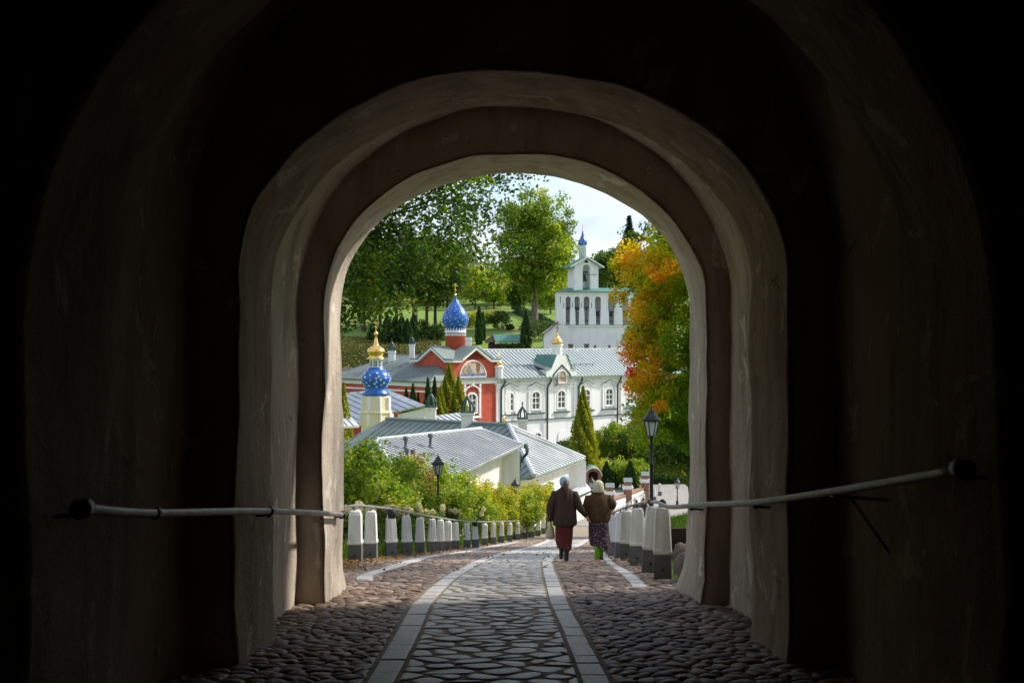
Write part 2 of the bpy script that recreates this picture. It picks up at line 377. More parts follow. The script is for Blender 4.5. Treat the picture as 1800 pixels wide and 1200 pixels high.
def cells(fl, fr, y0, y1, cx, cy, grow, gap, jit=.36):
    """Voronoi stones between curves fl(y), fr(y); cell cx wide, cy deep, growing with distance"""
    pts = []; y = y0; row = 0
    while y < y1:
        g = 1 + grow*max(0, y-y0); w = cx*g; a, b = fl(y), fr(y)
        n = max(1, int(round((b-a)/w))) if b-a > .06 else 0
        for i in range(n):
            fx = (i+.5+(.25 if row % 2 else -.25)+rng.uniform(-jit, jit))/n
            pts.append((a+(b-a)*min(max(fx, .02), .98), y+rng.uniform(-jit, jit)*cy*g, g))
        y += cy*g; row += 1
    pts = np.array(pts); asp = cy/cx
    q = np.stack([pts[:, 0]*asp, pts[:, 1]], 1)
    order = np.argsort(q[:, 1]); sy = q[order, 1]
    res = []
    for i in range(len(pts)):
        g = pts[i, 2]; rr = cy*g*2.6
        lo, hi = np.searchsorted(sy, q[i, 1]-rr), np.searchsorted(sy, q[i, 1]+rr)
        idx = order[lo:hi]; d = q[idx]-q[i]; dd = (d**2).sum(1)
        sel = idx[(dd < rr*rr) & (dd > 1e-12)]
        s_ = cy*g*1.25; px, py = q[i]
        poly = [(px-s_, py-s_), (px+s_, py-s_), (px+s_, py+s_), (px-s_, py+s_)]
        for j in sel[np.argsort(((q[sel]-q[i])**2).sum(1))][:14]:
            vx, vy = q[j]-q[i]; L = math.hypot(vx, vy); vx /= L; vy /= L
            poly = clip(poly, vx, vy, vx*px+vy*py + L/2 - gap*g*.5)
            if len(poly) < 3: break
        if len(poly) < 3: continue
        poly = [(p[0]/asp, p[1]) for p in poly]
        poly = [(min(max(p[0], fl(p[1])+gap), fr(p[1])-gap), p[1]) for p in poly]
        # round the corners: cut each corner
        m = len(poly); rp_ = []
        for k in range(m):
            a, b, c = poly[k-1], poly[k], poly[(k+1) % m]
            rp_.append((b[0]+(a[0]-b[0])*.27, b[1]+(a[1]-b[1])*.27)); rp_.append((b[0]+(c[0]-b[0])*.27, b[1]+(c[1]-b[1])*.27))
        ar = abs(sum(rp_[k-1][0]*rp_[k][1]-rp_[k][0]*rp_[k-1][1] for k in range(len(rp_))))/2
        if ar > .0012*g*g: res.append((pts[i, 1], rp_))
    res.sort(key=lambda t: t[0])
    return res
def lay(polys, name, rest_name, mat, nsingle, h, dome, top_in, ht=.35, tl=.03):
    V, Fc, TI = [], [], []; k = 0
    for y, poly in polys:
        hh = h*rng.uniform(1-ht, 1+ht)
        vs, fs = stone([np.array(p) for p in poly], hh, dome*rng.uniform(.6, 1.3), top_in, rng.uniform(-tl, tl, 2))
        ti = rng.uniform(0, 1)
        if k < nsingle and y > 7.6:
            raw(name, vs, fs, mat, road, True, tint=[ti]*len(vs)); k += 1
        else:
            b = len(V); V += vs; Fc += [tuple(i+b for i in f) for f in fs]; TI += [ti]*len(vs)
    o = raw(rest_name, V, Fc, mat, road, True, tint=TI); o['kind'] = 'stuff'
fLw = lambda y: -2.75 if y < 13.9 else XL(y)-.1
fRw = lambda y: 2.75 if y < 13.9 else XR(y)+.15
left = cells(fLw, lambda y: ci(cLo, y)-.02, 6.2, 60, .15, .145, .009, .015, .5)
right = cells(lambda y: ci(cRo, y)+.02, fRw, 6.2, 60, .15, .145, .009, .015, .5)
allc = sorted(left+right, key=lambda t: t[0])
def clear(t):
    q = np.mean(t[1], axis=0)
    if 15 < q[1] < 56 and ci(cP1, q[1])-.07 < q[0] < ci(cP2, q[1])+.07: return False
    if 14 < q[1] < 44 and ci(cO1, q[1])-.07 < q[0] < ci(cO2, q[1])+.07: return False
    return True
cO1 = curve([(1112,1033),(1066,991),(1058,979),(1056,968),(1066,958)]); cO2 = curve([(1140,1033),(1080,991),(1069,979),(1066,968),(1075,958)])
cP1 = curve([(626,1030),(626,1014),(690,994),(741,979),(842,962),(905,952)]); cP2 = curve([(658,1030),(655,1012),(712,994),(762,979),(860,962),(918,952)])
allc = [t for t in allc if clear(t)]
lay(allc, 'cobblestone', 'far_cobblestones', M_cob, 290, .013, .013, .87, .5, .06)
mid = cells(lambda y: ci(cLi, y)-.015, lambda y: ci(cRi, y)+.015, 6.2, 62, .26, .215, .004, .042, .55)
def slabmat():
    m = M_slab; t = m.node_tree; b = t.nodes['Principled BSDF']
    a = t.nodes.new('ShaderNodeAttribute'); a.attribute_name = 'tint'
    r = t.nodes.new('ShaderNodeMapRange'); r.inputs[3].default_value = .72; r.inputs[4].default_value = 1.2
    t.links.new(a.outputs['Fac'], r.inputs[0])
    src = b.inputs['Base Color'].links[0].from_socket
    mm = t.nodes.new('ShaderNodeVectorMath'); mm.operation = 'SCALE'
    t.links.new(src, mm.inputs[0]); t.links.new(r.outputs[0], mm.inputs['Scale']); t.links.new(mm.outputs[0], b.inputs['Base Color'])
slabmat()
lay(mid, 'paving_stone', 'far_paving_stones', M_slab, 290, .011, .002, .96, .4, .015)
# granite strips: separate blocks
def strip(fa, fb, y0, y1, path=None):
    y = y0; polys = []
    while y < y1:
        L = rng.uniform(.18, .55)*(1+.02*max(0, y-12))
        g = .008
        y2 = y+L-g; s1, s2 = rng.uniform(-.012, .012, 2)
        polys.append((y, [(fa(y)+g, y+s1), (fa(y)*.5+fb(y)*.5, y+s1*.3), (fb(y)-g, y-s1), (fb(y2)-g, y2+s2), (fa(y2)*.5+fb(y2)*.5, y2), (fa(y2)+g, y2-s2)]))
        y += L
    return polys
kerb = strip(lambda y: ci(cLo, y), lambda y: ci(cLi, y), 6.3, 62) + strip(lambda y: ci(cRi, y), lambda y: ci(cRo, y), 6.3, 62)
kerb += strip(lambda y: ci(cO1, y), lambda y: ci(cO2, y), gp(1120, 1033).y, 44)
kerb += strip(lambda y: ci(cP1, y), lambda y: ci(cP2, y), gp(640, 1021).y, 56)
V, Fc = [], []; k = 0
for y, poly in sorted(kerb, key=lambda t: t[0]):
    vs, fs = stone([np.array(p) for p in poly],   .016*rng.uniform(.7, 1.3), .002, .965, rng.uniform(-.012, .012, 2))
    ti = rng.uniform(0, 1)
    if y < 34 and k < 298: raw('kerb_stone', vs, fs, M_granite, road); k += 1
    else:
        b = len(V); V += vs; Fc += [tuple(i+b for i in f) for f in fs]
o = raw('far_kerb_stones', V, Fc, M_granite, road); o['kind'] = 'stuff'
# plaza at the foot of the road
mb = MB()
pl = [(3.2,76),(14,72),(30,78),(34,100),(8,100.5),(3,88)]
mb.add([(x, y, T(x, y)+.02) for x, y in pl], [tuple(range(6))]); 
pz = mb.build('plaza', M_asphalt); setp(pz, 'pale gravel square at the foot of the road', 'plaza', kind='structure')

# ------------------------------------------------------------------ gatehouse
gate = thing('gatehouse', 'dark vaulted plaster gateway with stepped round arches framing the view', 'gateway', (0, 0, -1.6))
NW, NA = 22, 56
def section(y, a, z0, b, cx=0.0, flare=0.0):
    zf = prof(y) - .25; pts = []
    for i in range(NW):
        z = zf + (z0-zf)*i/NW
        f = flare*math.exp(-max(0, z-zf-.25)/.16)
        pts.append((cx-a+f*.5, y, z))
    for i in range(NA+1):
        q = math.pi - math.pi*i/NA
        pts.append((cx+a*math.cos(q), y, z0+b*math.sin(q)))
    for i in range(NW-1, -1, -1):
        z = zf + (z0-zf)*i/NW
        f = flare*math.exp(-max(0, z-zf-.25)/.16)
        pts.append((cx+a-f, y, z))
    return pts
def rect_section(y, a, top):
    zf = prof(min(y, 13))-1.2; pts = []; n = 2*NW+NA+1
    per = [( -a, zf), (-a, top), (a, top), (a, zf)]
    L = [top-zf, 2*a, top-zf]; tot = sum(L)
    for i in range(n):
        s = tot*i/(n-1)
        for k in range(3):
            if s <= L[k] + 1e-9 or k == 2:
                t = min(1, s/L[k]); p, q = per[k], per[k+1]
                pts.append((p[0]+(q[0]-p[0])*t, y, p[1]+(q[1]-p[1])*t)); break
            s -= L[k]
    return pts
def fill(p, q, st):
    y0, y1 = p[0], q[0]; n = max(1, int(abs(y1-y0)/st))
    return [tuple(p[j]+(q[j]-p[j])*i/n for j in range(len(p))) for i in range(n+1)]
Astn = (-5.0, 3.3, 0, 3.5, 0, 0); A2 = (5.22, 3.3, 0, 3.5, 0, 0)
C1 = (5.27, 2.29, 0, 2.35, 0, 0); C2 = (6.36, 2.27, 0, 2.33, 0, 0)
B1 = (6.42, 2.47, .45, 2.75, 0, 0); B2 = (8.66, 2.48, .5, 2.73, 0, 0)
R1 = (8.70, 2.13, .435, 1.675, 0, .03); R2 = (10.08, 2.12, .435, 1.675, 0, .05)
H1 = (10.13, 2.33, .45, 2.1, .01, 0); H2 = (12.36, 2.34, .45, 2.1, .02, 0)
G1 = (12.40, 2.09, .434, 1.615, .03, .05); G2 = (13.85, 2.11, .434, 1.62, .035, .22)
def corner(p, q):                      # step between stations p and q: worn, rounded edge
    big, sm = (p, q) if p[1] > q[1] else (q, p)
    s = .05
    e = lambda st, dy, da: (st[0]+dy, st[1]+da, st[2], st[3]+da, st[4], st[5])
    if p[1] > q[1]: return [e(q, -.012, .30), e(q, -.008, .16), e(q, 0, .055), e(q, .012, .022), e(q, .04, .006)]
    return [e(p, -.04, .006), e(p, -.012, .022), e(p, 0, .055), e(p, .006, .12)]
parts = [('rear_vault', fill(Astn, A2, .4)), ('near_arch_face', [A2, (5.24, 2.8, 0, 2.9, 0, 0)] + corner(A2, C1)[2:]), ('near_arch', fill(C1, C2, .12)),
         ('near_arch_back', corner(C2, B1)+[B1]), ('middle_vault', fill(B1, B2, .14)), ('middle_arch_face', [B2]+corner(B2, R1)),
         ('middle_arch', fill(R1, R2, .10)), ('middle_arch_back', corner(R2, H1)+[H1]), ('front_vault', fill(H1, H2, .14)),
         ('front_arch_face', [H2]+corner(H2, G1)), ('front_arch', fill(G1, G2, .10))]
last = None
def rough(p, amp=1.0):
    v = Vector(p)
    d = nz(v, .8, .05) + nz(v+Vector((9, 3, 1)), 2.4, .020) + nz(v+Vector((4, 8, 2)), 6, .007)
    return v + Vector((d.x, d.y*.6, d.z))*amp
for nm, st in parts:
    if last is not None: st = [last] + st
    rows = [[rough(p) for p in section(*s)] for s in st]
    last = st[-1]
    n = len(rows[0]); vv = [p for r_ in rows for p in r_]
    ff = [(j*n+i, (j+1)*n+i, (j+1)*n+i+1, j*n+i+1) for j in range(len(rows)-1) for i in range(n-1)]
    raw(nm, vv, ff, M_plaster_front if nm in ('front_arch', 'front_arch_face', 'front_vault') else M_plaster_mid if nm in ('middle_arch', 'middle_arch_back', 'middle_arch_face') else M_plaster, gate, True)  # near sections get the darker tones, imitating daylight fading inward
outer = [[rough(p) for p in section(*last)], rect_section(13.95, 7, 8.5), rect_section(-5.2, 7, 8.5)]
n = len(outer[0]); vv = [p for r_ in outer for p in r_]
ff = [(j*n+i, (j+1)*n+i, (j+1)*n+i+1, j*n+i+1) for j in range(2) for i in range(n-1)]
raw('outer_wall', vv, ff, M_plaster_out, gate)
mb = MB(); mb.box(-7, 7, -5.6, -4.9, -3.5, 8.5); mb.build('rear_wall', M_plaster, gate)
mb = MB(); mb.box(-2.0, 2.0, -4.9, -4.75, -1.6, 2.4); mb.build('gate_leaf', M_wood, gate)

# wall handrails
def rail(name, label, pts, r=.026, group=None):
    t = thing(name, label, 'handrail', pts[0], group)
    # smooth the polyline
    q = [Vector(p) for p in pts]; sm = []
    for i in range(len(q)-1):
        p0, p1, p2, p3 = q[max(i-1,0)], q[i], q[i+1], q[min(i+2,len(q)-1)]
        for k in range(6):
            s = k/6; sm.append(.5*((2*p1)+(p2-p0)*s+(2*p0-5*p1+4*p2-p3)*s*s+(3*p1-p0-3*p2+p3)*s**3))
    sm.append(q[-1])
    MB().tube(sm, r, 12).build('pipe', M_pipe, t, True); return t
def joint(t, p, r=.036, l=.03, d=(0, 1, 0)):
    p = Vector(p); d = Vector(d)*l
    MB().tube([p-d, p+d], r, 12).build('collar', M_iron, t, True)
def bracket(t, p, wall, drop=None):
    p = Vector(p); wall = Vector(wall)
    mb = MB(); mb.tube([p-Vector((0,0,.03)), Vector((wall.x, wall.y, p.z-.04))], .011, 8)
    mb.tube([p-Vector((0,.07,.032)), p-Vector((0,-.07,.032))], .014, 8)
    if drop: mb.tube([p*.72+wall*.28-Vector((0,0,.035)), Vector((wall.x, wall.y, wall.z-drop))], .010, 8)
    mb.build('bracket', M_iron, t, True)
tr = rail('wall_handrail', 'grey steel handrail on the wall leading to the row of stout bollards', [(2.17,5.5,-.62),(2.15,7.6,-1.0),(2.0,9.4,-1.33),(1.98,11.8,-1.69),(1.95,13.9,-2.02),(1.98,15.25,-2.17)], .027)
joint(tr, (2.17,5.48,-.615), .05, .05)
bracket(tr, (2.17,5.5,-.62), (2.32,5.5,-.62)); bracket(tr, (2.15,7.6,-1.0), (2.5,7.45,-1.0), .42); bracket(tr, (2.0,9.4,-1.33), (2.14,9.4,-1.33)); bracket(tr, (1.98,12.6,-1.82), (2.12,12.6,-1.8))
tl_ = rail('wall_handrail', 'grey steel handrail on the wall ending in a black cap at the front arch', [(-2.16,5.74,-.84),(-2.13,6.77,-1.02),(-2.0,9.4,-1.4),(-1.98,13.3,-2.02)], .028)
joint(tl_, (-2.16,5.72,-.84), .05, .05); joint(tl_, (-2.13,6.8,-1.025), .035); joint(tl_, (-2.0,9.4,-1.4), .036, .05); joint(tl_, (-1.98,13.28,-2.02), .042, .06)
bracket(tl_, (-2.16,5.74,-.84), (-2.32,5.70,-.84)); bracket(tl_, (-2.0,9.4,-1.4), (-2.15,9.4,-1.4)); bracket(tl_, (-1.98,13.2,-2.0), (-2.13,13.2,-2.0))

# ------------------------------------------------------------------ bollards and their rail
def bollard_proto(cap, seed):
    rnd = random.Random(seed)
    t = thing('bollard', 'x', 'bollard')
    mb = MB()
    j = [rnd.uniform(-.012, .012) for _ in range(8)]
    def ring(a, z, dx=0, ridge=.0): # square with a shallow ridge in each face
        pts = []
        for k in range(4):
            c, s = [(-1,-1),(1,-1),(1,1),(-1,1)][k]; c2, s2 = [(0,-1),(1,0),(0,1),(-1,0)][k]
            pts.append((c*a*.96+dx, s*a*.96, z)); pts.append((c2*(a+ridge)+dx, s2*(a+ridge), z))
        return pts
    def loft(rows):
        n = 8; m = len(rows); vs = [p for r_ in rows for p in r_]
        fs = [(i*n+k, i*n+(k+1) % n, (i+1)*n+(k+1) % n, (i+1)*n+k) for i in range(m-1) for k in range(n)]
        fs += [tuple(range(n-1,-1,-1)), tuple(range((m-1)*n, m*n))]
        mb.add(vs, fs)
    loft([ring(.128, .355), ring(.140, .37, 0), ring(.140, .392), ring(.122, .425, 0, .014), ring(.100+j[0]*.6, .90, j[1], .018), ring(.085, .962, j[1], .012), ring(.05, .985, j[1], 0)])
    mb.build('shaft', M_bolw, t)
    mb = MB(); loft([ring(.138+j[2], -.30), ring(.135+j[2], 0), ring(.128, .352)]); mb.build('base', M_bold, t)
    if cap: MB().lathe([(.115,.86),(.128,.87),(.128,1.03),(.10,1.05),(.03,1.055)], (0,0,0), 14).build('cap', M_iron, t, True)
    else: MB().tube([(0,-.05,.985),(0,0,1.02),(0,.05,.985)], .016, 6).build('rail_clip', M_iron, t)
    MB().tube([(0,-.143,.16),(0,-.130,.16)], .022, 8).build('reflector', M_iron, t)
    return t
pA = [bollard_proto(False, s) for s in (1, 2, 3)]; pB = bollard_proto(True, 4)
used = set()
def place_bollard(x, y, cap, rz, label, group, sc=1.0):
    p = pB if cap else random.choice(pA)
    if p.name in used: o = copy_tree(p)
    else: used.add(p.name); o = p
    o.location = (x, y, prof(y)); o.rotation_euler = (random.uniform(-.03, .03), random.uniform(-.035, .035), rz+random.uniform(-.16, .16)); w_ = sc*random.uniform(.90, 1.0); o.scale = (w_, w_, random.uniform(.975, 1.01))
    setp(o, label, 'bollard', group); return o
ORD = 'first second third fourth fifth sixth seventh eighth ninth tenth eleventh twelfth thirteenth fourteenth fifteenth sixteenth seventeenth eighteenth nineteenth twentieth twenty-first'.split()
LB = [(625,20.6),(652,21.6),(688,23.5),(716,26.4),(739,29),(759,31.6),(773,33.5),(787,36),(801,38.5),(821,43),(836,45),(852,48.5),(867,51),(881,54),(896,57),(910,60),(922,62.5),(934,64.5),(946,66.5),(955,68.5),(962,70.5)]
lp = []
for i, (u, d) in enumerate(LB):
    x = (u-900)/F*d; cap = i in (2, 10)
    lab = '%s white bollard%s from the gateway in the long row beside the shrubs' % (ORD[i], ' with black cap,' if cap else '')
    place_bollard(x, d, cap, .15, lab, 'bollards beside the shrubs', 1.0)
    lp.append((x, d, prof(d)+1.035))
rail('bollard_rail', 'thin steel pipe rail running over the bollards beside the shrubs', [(-2.62,17.2,-2.52)] + lp, .024)
RB = [(1165,15.2),(1143,16.4),(1122,18.7),(1103,21.5),(1091,23.8),(1080,26.3),(1073,29.5),(1067,33.5)]
rp_ = []
for i, (u, d) in enumerate(RB):
    x = (u-900)/F*d
    lab = 'white bollard beside the gateway jamb where the handrail ends' if i == 0 else '%s white bollard from the gateway in the row beside the lawn bank' % ORD[i]
    place_bollard(x, d, False, -.1, lab, None if i == 0 else 'bollards beside the lawn bank', 1.0)
    rp_.append((x, d, prof(d)+1.03))
t = rail('bollard_rail', 'dark thin pipe rail over the bollards beside the lawn bank', rp_, .020)
for q in rp_[:2]: joint(t, q, .04, .05)
FB = [(1081,77),(1096,79.5),(1107,82),(1117,84.5),(1131,87),(1150,90),(1160,93)]; fp = []
for i, (u, d) in enumerate(FB):
    x = (u-900)/F*d
    place_bollard(x, d, False, .3, 'small white bollard on the lower square, %s of its row from the white wall panels' % ORD[i], 'bollards on the lower square')
    fp.append((x, d, prof(d)+1.03))
rail('bollard_rail', 'thin pipe rail over the distant bollards on the lower square', fp, .024)
MB()

# ------------------------------------------------------------------ street lamps
def lamp_proto(h):
    t = thing('street_lamp', 'x', 'lamp')
    MB().lathe([(.14,-.3),(.14,.10),(.10,.14),(.10,.5),(.075,.56),(.06,.62),(.05,.66),(.045,h-1.5),(.06,h-1.47),(.06,h-1.42),(.042,h-1.38),(.036,h-.80),(.06,h-.77),(.05,h-.72)], (0,0,0), 12).build('post', M_iron, t, True)
    g = MB().lathe([(.10,h-.70),(.19,h-.30)], (0,0,0), 6).build('lantern_glass', M_lampg, t)
    fr = MB()
    for k in range(6):
        a = 2*math.pi*k/6
        fr.tube([(.105*math.cos(a),.105*math.sin(a),h-.71),(.197*math.cos(a),.197*math.sin(a),h-.30)], .014, 6)
    fr.lathe([(.06,h-.74),(.13,h-.72),(.12,h-.68)], (0,0,0), 6)
    fr.build('lantern_frame', M_iron, t)
    MB().lathe([(.245,h-.315),(.25,h-.27),(.18,h-.20),(.13,h-.13),(.10,h-.12),(.09,h-.06),(.05,h-.02),(.02,h),(.022,h+.03),(.006,h+.12)], (0,0,0), 12).build('lantern_roof', M_iron, t, True)
    return t
def lampat(u, top, d, label):
    x = (u-900)/F*d; z = T(x, d); h = (600-top)/F*d - .12 - z
    o = lamp_proto(h); o.location = (x, d, z); setp(o, label, 'lamp', 'street lamps')
lampat(1145, 711, 30, 'tall black street lamp behind the stout bollards by the lawn')
lampat(770, 796, 43.5, 'black street lamp standing among the shrubs before the long zinc roof')
lampat(906, 838, 61, 'black street lamp between yellow shrubs below the downpipe')
lampat(1040, 836, 78, 'small black lamp beside the brick arch and metal canopy')
lampat(1190.5, 838, 86, 'small black lamp standing alone on the gravel square')
lampat(1139, 821, 90, 'small black lamp half behind the tall lamp post')

# ------------------------------------------------------------------ buildings: the low monastery range with zinc roofs
def planefrom(a, b, c):
    n = (b-a).cross(c-a).normalized()
    def hit(u, v):
        d = Vector(((u-900)/F, 1, (600-v)/F)); s = n.dot(a)/n.dot(d); return d*s
    return hit, (n if n.z > 0 else -n)
def roof(parent, pts, nrm, mat, seam_dir, origin, spacing, seam_h=.05, seam_w=.035, thick=.16, name='roof_sheet'):
    """flat roof slab plus standing seams clipped to its outline"""
    r_ = MB().extr([p - nrm*thick for p in pts], nrm*thick).build(name, mat, parent)
    sd = seam_dir.normalized(); pd = nrm.cross(sd).normalized(); o0 = origin
    c2 = [((p-o0).dot(pd), (p-o0).dot(sd)) for p in pts]
    lo, hi = min(c[0] for c in c2), max(c[0] for c in c2)
    mb = MB(); k = math.ceil((lo+.05)/spacing)
    while k*spacing < hi-.05:
        x = k*spacing; xsn = []
        for i in range(len(c2)):
            a, b = c2[i], c2[(i+1) % len(c2)]
            if (a[0]-x)*(b[0]-x) < 0: xsn.append(a[1]+(b[1]-a[1])*(x-a[0])/(b[0]-a[0]))
        xsn.sort()
        for i in range(0, len(xsn)-1, 2):
            a = o0+pd*x+sd*(xsn[i]+.02); b = o0+pd*x+sd*(xsn[i+1]-.02); w = pd*seam_w/2
            mb.extr([a-w+nrm*.003, a+w+nrm*.003, b+w+nrm*.003, b-w+nrm*.003], nrm*seam_h)
        k += 1
    if mb.v:
        s_ = mb.build('standing_seams', M_seam, r_ if parent is not None else None); s_['kind'] = 'stuff'
    return r_
def edgebar(parent, pts, r, mat, name):
    return MB().tube(pts, r, 6).build(name, mat, parent)
low = thing('low_range', 'low white range with overlapping zinc seam roofs below the road', 'building', (-3, 72, -12))
# front roof A
a1, a2, a3 = P(658,774,64.1), P(846,754,72.5), P(917,781,72.0)
hA, nA = planefrom(a1, a2, a3)
PA = [hA(658,774), hA(846,754), hA(917.5,781), hA(817,830), hA(720,878), hA(640,850)]
PA = [hA(658,774), hA(846,754), hA(917.5,781), hA(817,830), hA(722,868)]
roof(low, PA, nA, M_roof, PA[2]-PA[1], PA[1], .36, .045, .06)
edgebar(low, [PA[0]+nA*.06, PA[1]+nA*.06], .11, M_roof, 'ridge_cap'); edgebar(low, [PA[1]+nA*.03, PA[2]+nA*.03], .07, M_roof, 'verge')
edgebar(low, [PA[0]+nA*.04, PA[4]+nA*.04], .14, M_roof, 'verge')
def wall_under(parent, a, b, inset, zb, mat, thick=.4, drop=.22, name='wall'):
    h = Vector((b.x-a.x, b.y-a.y, 0)).normalized(); inn = Vector((-h.y, h.x, 0))
    p, q = a+inn*inset+h*.25-Vector((0,0,drop)), b+inn*inset-h*.25-Vector((0,0,drop))
    return MB().extr([p, q, Vector((q.x,q.y,zb)), Vector((p.x,p.y,zb))], inn*thick).build(name, mat, parent), p, q, inn
w_, p_, q_, inn = wall_under(low, PA[4], PA[2], .75, -13.5, M_offwhite, .5)
# sloping soffit board and gutter
sof = MB().extr([PA[4]-Vector((0,0,.2)), PA[2]-Vector((0,0,.2)), q_+Vector((0,0,-.12)), p_+Vector((0,0,-.12))], Vector((0,0,-.05))).build('soffit', M_offwhite, low)
edgebar(low, [PA[4]-Vector((0,0,.12)), PA[2]-Vector((0,0,.12))], .09, M_roof_g, 'gutter')
# end wall of A under the far verge
wall_under(low, PA[2], PA[1]*.9+PA[0]*.1, .5, -13.5, M_offwhite, .4)
# roof B (hip face) and C (grey-green face)
bAp, b1, b2 = P(893,746.5,80), P(938,836,73), P(1028,803.5,82)
hB, nB = planefrom(bAp, b1, b2); PB = [bAp, b2, b1]
roof(low, PB, nB, M_roof, b2-bAp, bAp, .42, .045, .07)
edgebar(low, [bAp+nB*.05, b1+nB*.05], .16, M_roof, 'hip_cap'); edgebar(low, [bAp+nB*.03, b2+nB*.03], .08, M_roof, 'verge')
w_, p_, q_, inn = wall_under(low, b1, b2, .6, -13.2, M_offwhite, .5)
MB().extr([b1-Vector((0,0,.2)), b2-Vector((0,0,.2)), q_+Vector((0,0,-.1)), p_+Vector((0,0,-.1))], Vector((0,0,-.05))).build('soffit', M_offwhite, low)
edgebar(low, [b1-Vector((0,0,.1)), b2-Vector((0,0,.1))], .09, M_roof_g, 'gutter')
wall_under(low, b2, bAp, .4, -13.2, M_offwhite, .4)
c1 = P(679,736,88)
hC, nC = planefrom(c1, bAp, b1)
PC = [c1, hC(805,742), bAp, b1, hC(800,860), hC(580,842), hC(575,792)]
roof(low, PC, nC, M_roof_g, hC(620,790)-hC(690,740), c1, .62, .05, .09)
edgebar(low, [c1+nC*.05, bAp+nC*.05], .12, M_roof_g, 'ridge_cap')
# roofs D, E further back
d1, d2, d3 = P(745,733,96), P(812,724,100), P(850,746,97)
hD, nD = planefrom(d1, d2, d3); PD = [d1, d2, d3, hD(770,752)]
roof(low, PD, nD, M_roof, d3-d2, d2, .6, .05, .08)
e1, e2, e3 = P(610,690,112), P(676,683,108), P(748,712,100)
hE, nE = planefrom(e1, e2, e3); PE = [e1, e2, hE(700,692), e3, hE(690,724), hE(640,745), hE(560,722), hE(565,692)]
roof(low, PE, nE, M_roof, e3-hE(700,692), e2, .52, .05, .06)
wall_under(low, hE(690,724), e3, .4, -13, M_offwhite, .4)
wall_under(low, hE(640,745), hE(690,724), .4, -13, M_offwhite, .4)
f1, f2, f3 = P(560,722,97), P(618,733,97), P(632,748,93)
hf, nf_ = planefrom(f1, f2, f3)
roof(low, [f1, f2, f3, hf(570,750)], nf_, M_roof, f3-f2, f2, .6, .05, .08)
# downpipe with its bent neck
dp = [P(924,783,71.8), P(927,788,71.5), P(926,797,71.3), P(917,807,71.5), P(914,814,71.6), P(913,824,71.7), P(912,860,71.8)]
MB().tube(dp, [.16,.13,.10,.10,.10,.08,.08], 8).build('downpipe', M_greenm, low, True)
# lean-to canopy on the far wall
k1, k2, k3, k4 = P(1003,862,79.5), P(1028,847,82.5), P(1043,861,81), P(1013,874,77.5)
nK = (k2-k1).cross(k3-k1).normalized(); nK = nK if nK.z > 0 else -nK
cn = MB().extr([k1, k2, k3, k4], -nK*.12).build('canopy', M_roof, low)
edgebar(cn, [k3, k4], .06, M_greenm, 'canopy_edge')
MB().extr([P(1013,878,77.8), P(1040,865,80.6), Vector((*P(1040,865,80.6).xy, -13)), Vector((*P(1013,878,77.8).xy, -13))], Vector((-.5,.5,0))).build('porch_wall', M_offwhite, low)
# ball-topped vent pipes on the zinc roof
for (u, v, d, top) in ((713,788,66.6,766), (756.5,786,68,761), (715,806,65.2,786), (726,808,65.4,789)):
    b = hA(u, v); z1 = b.z + (v-top)/F*b.y
    MB().lathe([(.20,0),(.14,.06),(.085,.10),(.085,z1-b.z-.28),(.13,z1-b.z-.26),(.16,z1-b.z-.14),(.13,z1-b.z-.03),(.03,z1-b.z)], b, 12).build('vent_pipe', M_bold, low, True)
# chimneys with openwork metal crowns
def chimney(parent, c, w, h, mat=M_offwhite, crown=True, zb=-3):
    mb = MB(); x, y, z = c
    mb.frustum((x, y), z+zb, z+h*.80, w/2, w/2, w/2*.97, w/2*.97); mb.frustum((x, y), z+h*.80, z+h*.86, w*.56, w*.56, w*.6, w*.6); mb.frustum((x, y), z+h*.86, z+h, w*.6, w*.6, w*.55, w*.55)
    ch = mb.build('chimney', mat, parent)
    if crown:
        mb = MB(); zt = z+h; r_ = w*.5
        mb.frustum((x, y), zt, zt+.07, w*.64, w*.64, w*.58, w*.58)
        for k in range(6):
            a = math.pi*k/3
            mb.tube([(x+r_*math.cos(a), y+r_*math.sin(a), zt+.05), (x+r_*.95*math.cos(a), y+r_*.95*math.sin(a), zt+w*.55), (x+r_*.5*math.cos(a), y+r_*.5*math.sin(a), zt+w*.95), (x, y, zt+w*1.3)], w*.085, 6)
        mb.lathe([(r_*1.02,w*.42),(r_*1.05,w*.5),(r_*.6,w*.82),(.04,w*1.25),(.03,w*1.7),(.08,w*1.75),(.02,w*1.85)], (x, y, zt), 12) if False else None
        mb.tube([(x, y, zt+w*1.2), (x, y, zt+w*1.85)], .03, 6); mb.lathe([(.02,0),(.09,.08),(.02,.17)], (x, y, zt+w*1.5), 8)
        mb.build('chimney_crown', M_greenm, ch)
chimney(low, P(821.5,752,82.5), .88, 1.15); chimney(low, P(757.5,737,92), .82, 1.0); chimney(low, P(918.5,765,84), .68, 1.25)
g_ = P(886,745,80.5); gg = MB().lathe([(.12,0),(.16,.05),(.05,.12),(.12,.2),(.14,.3),(.05,.42),(.02,.6)], g_, 10).build('gilded_finial', M_gold, low, True)

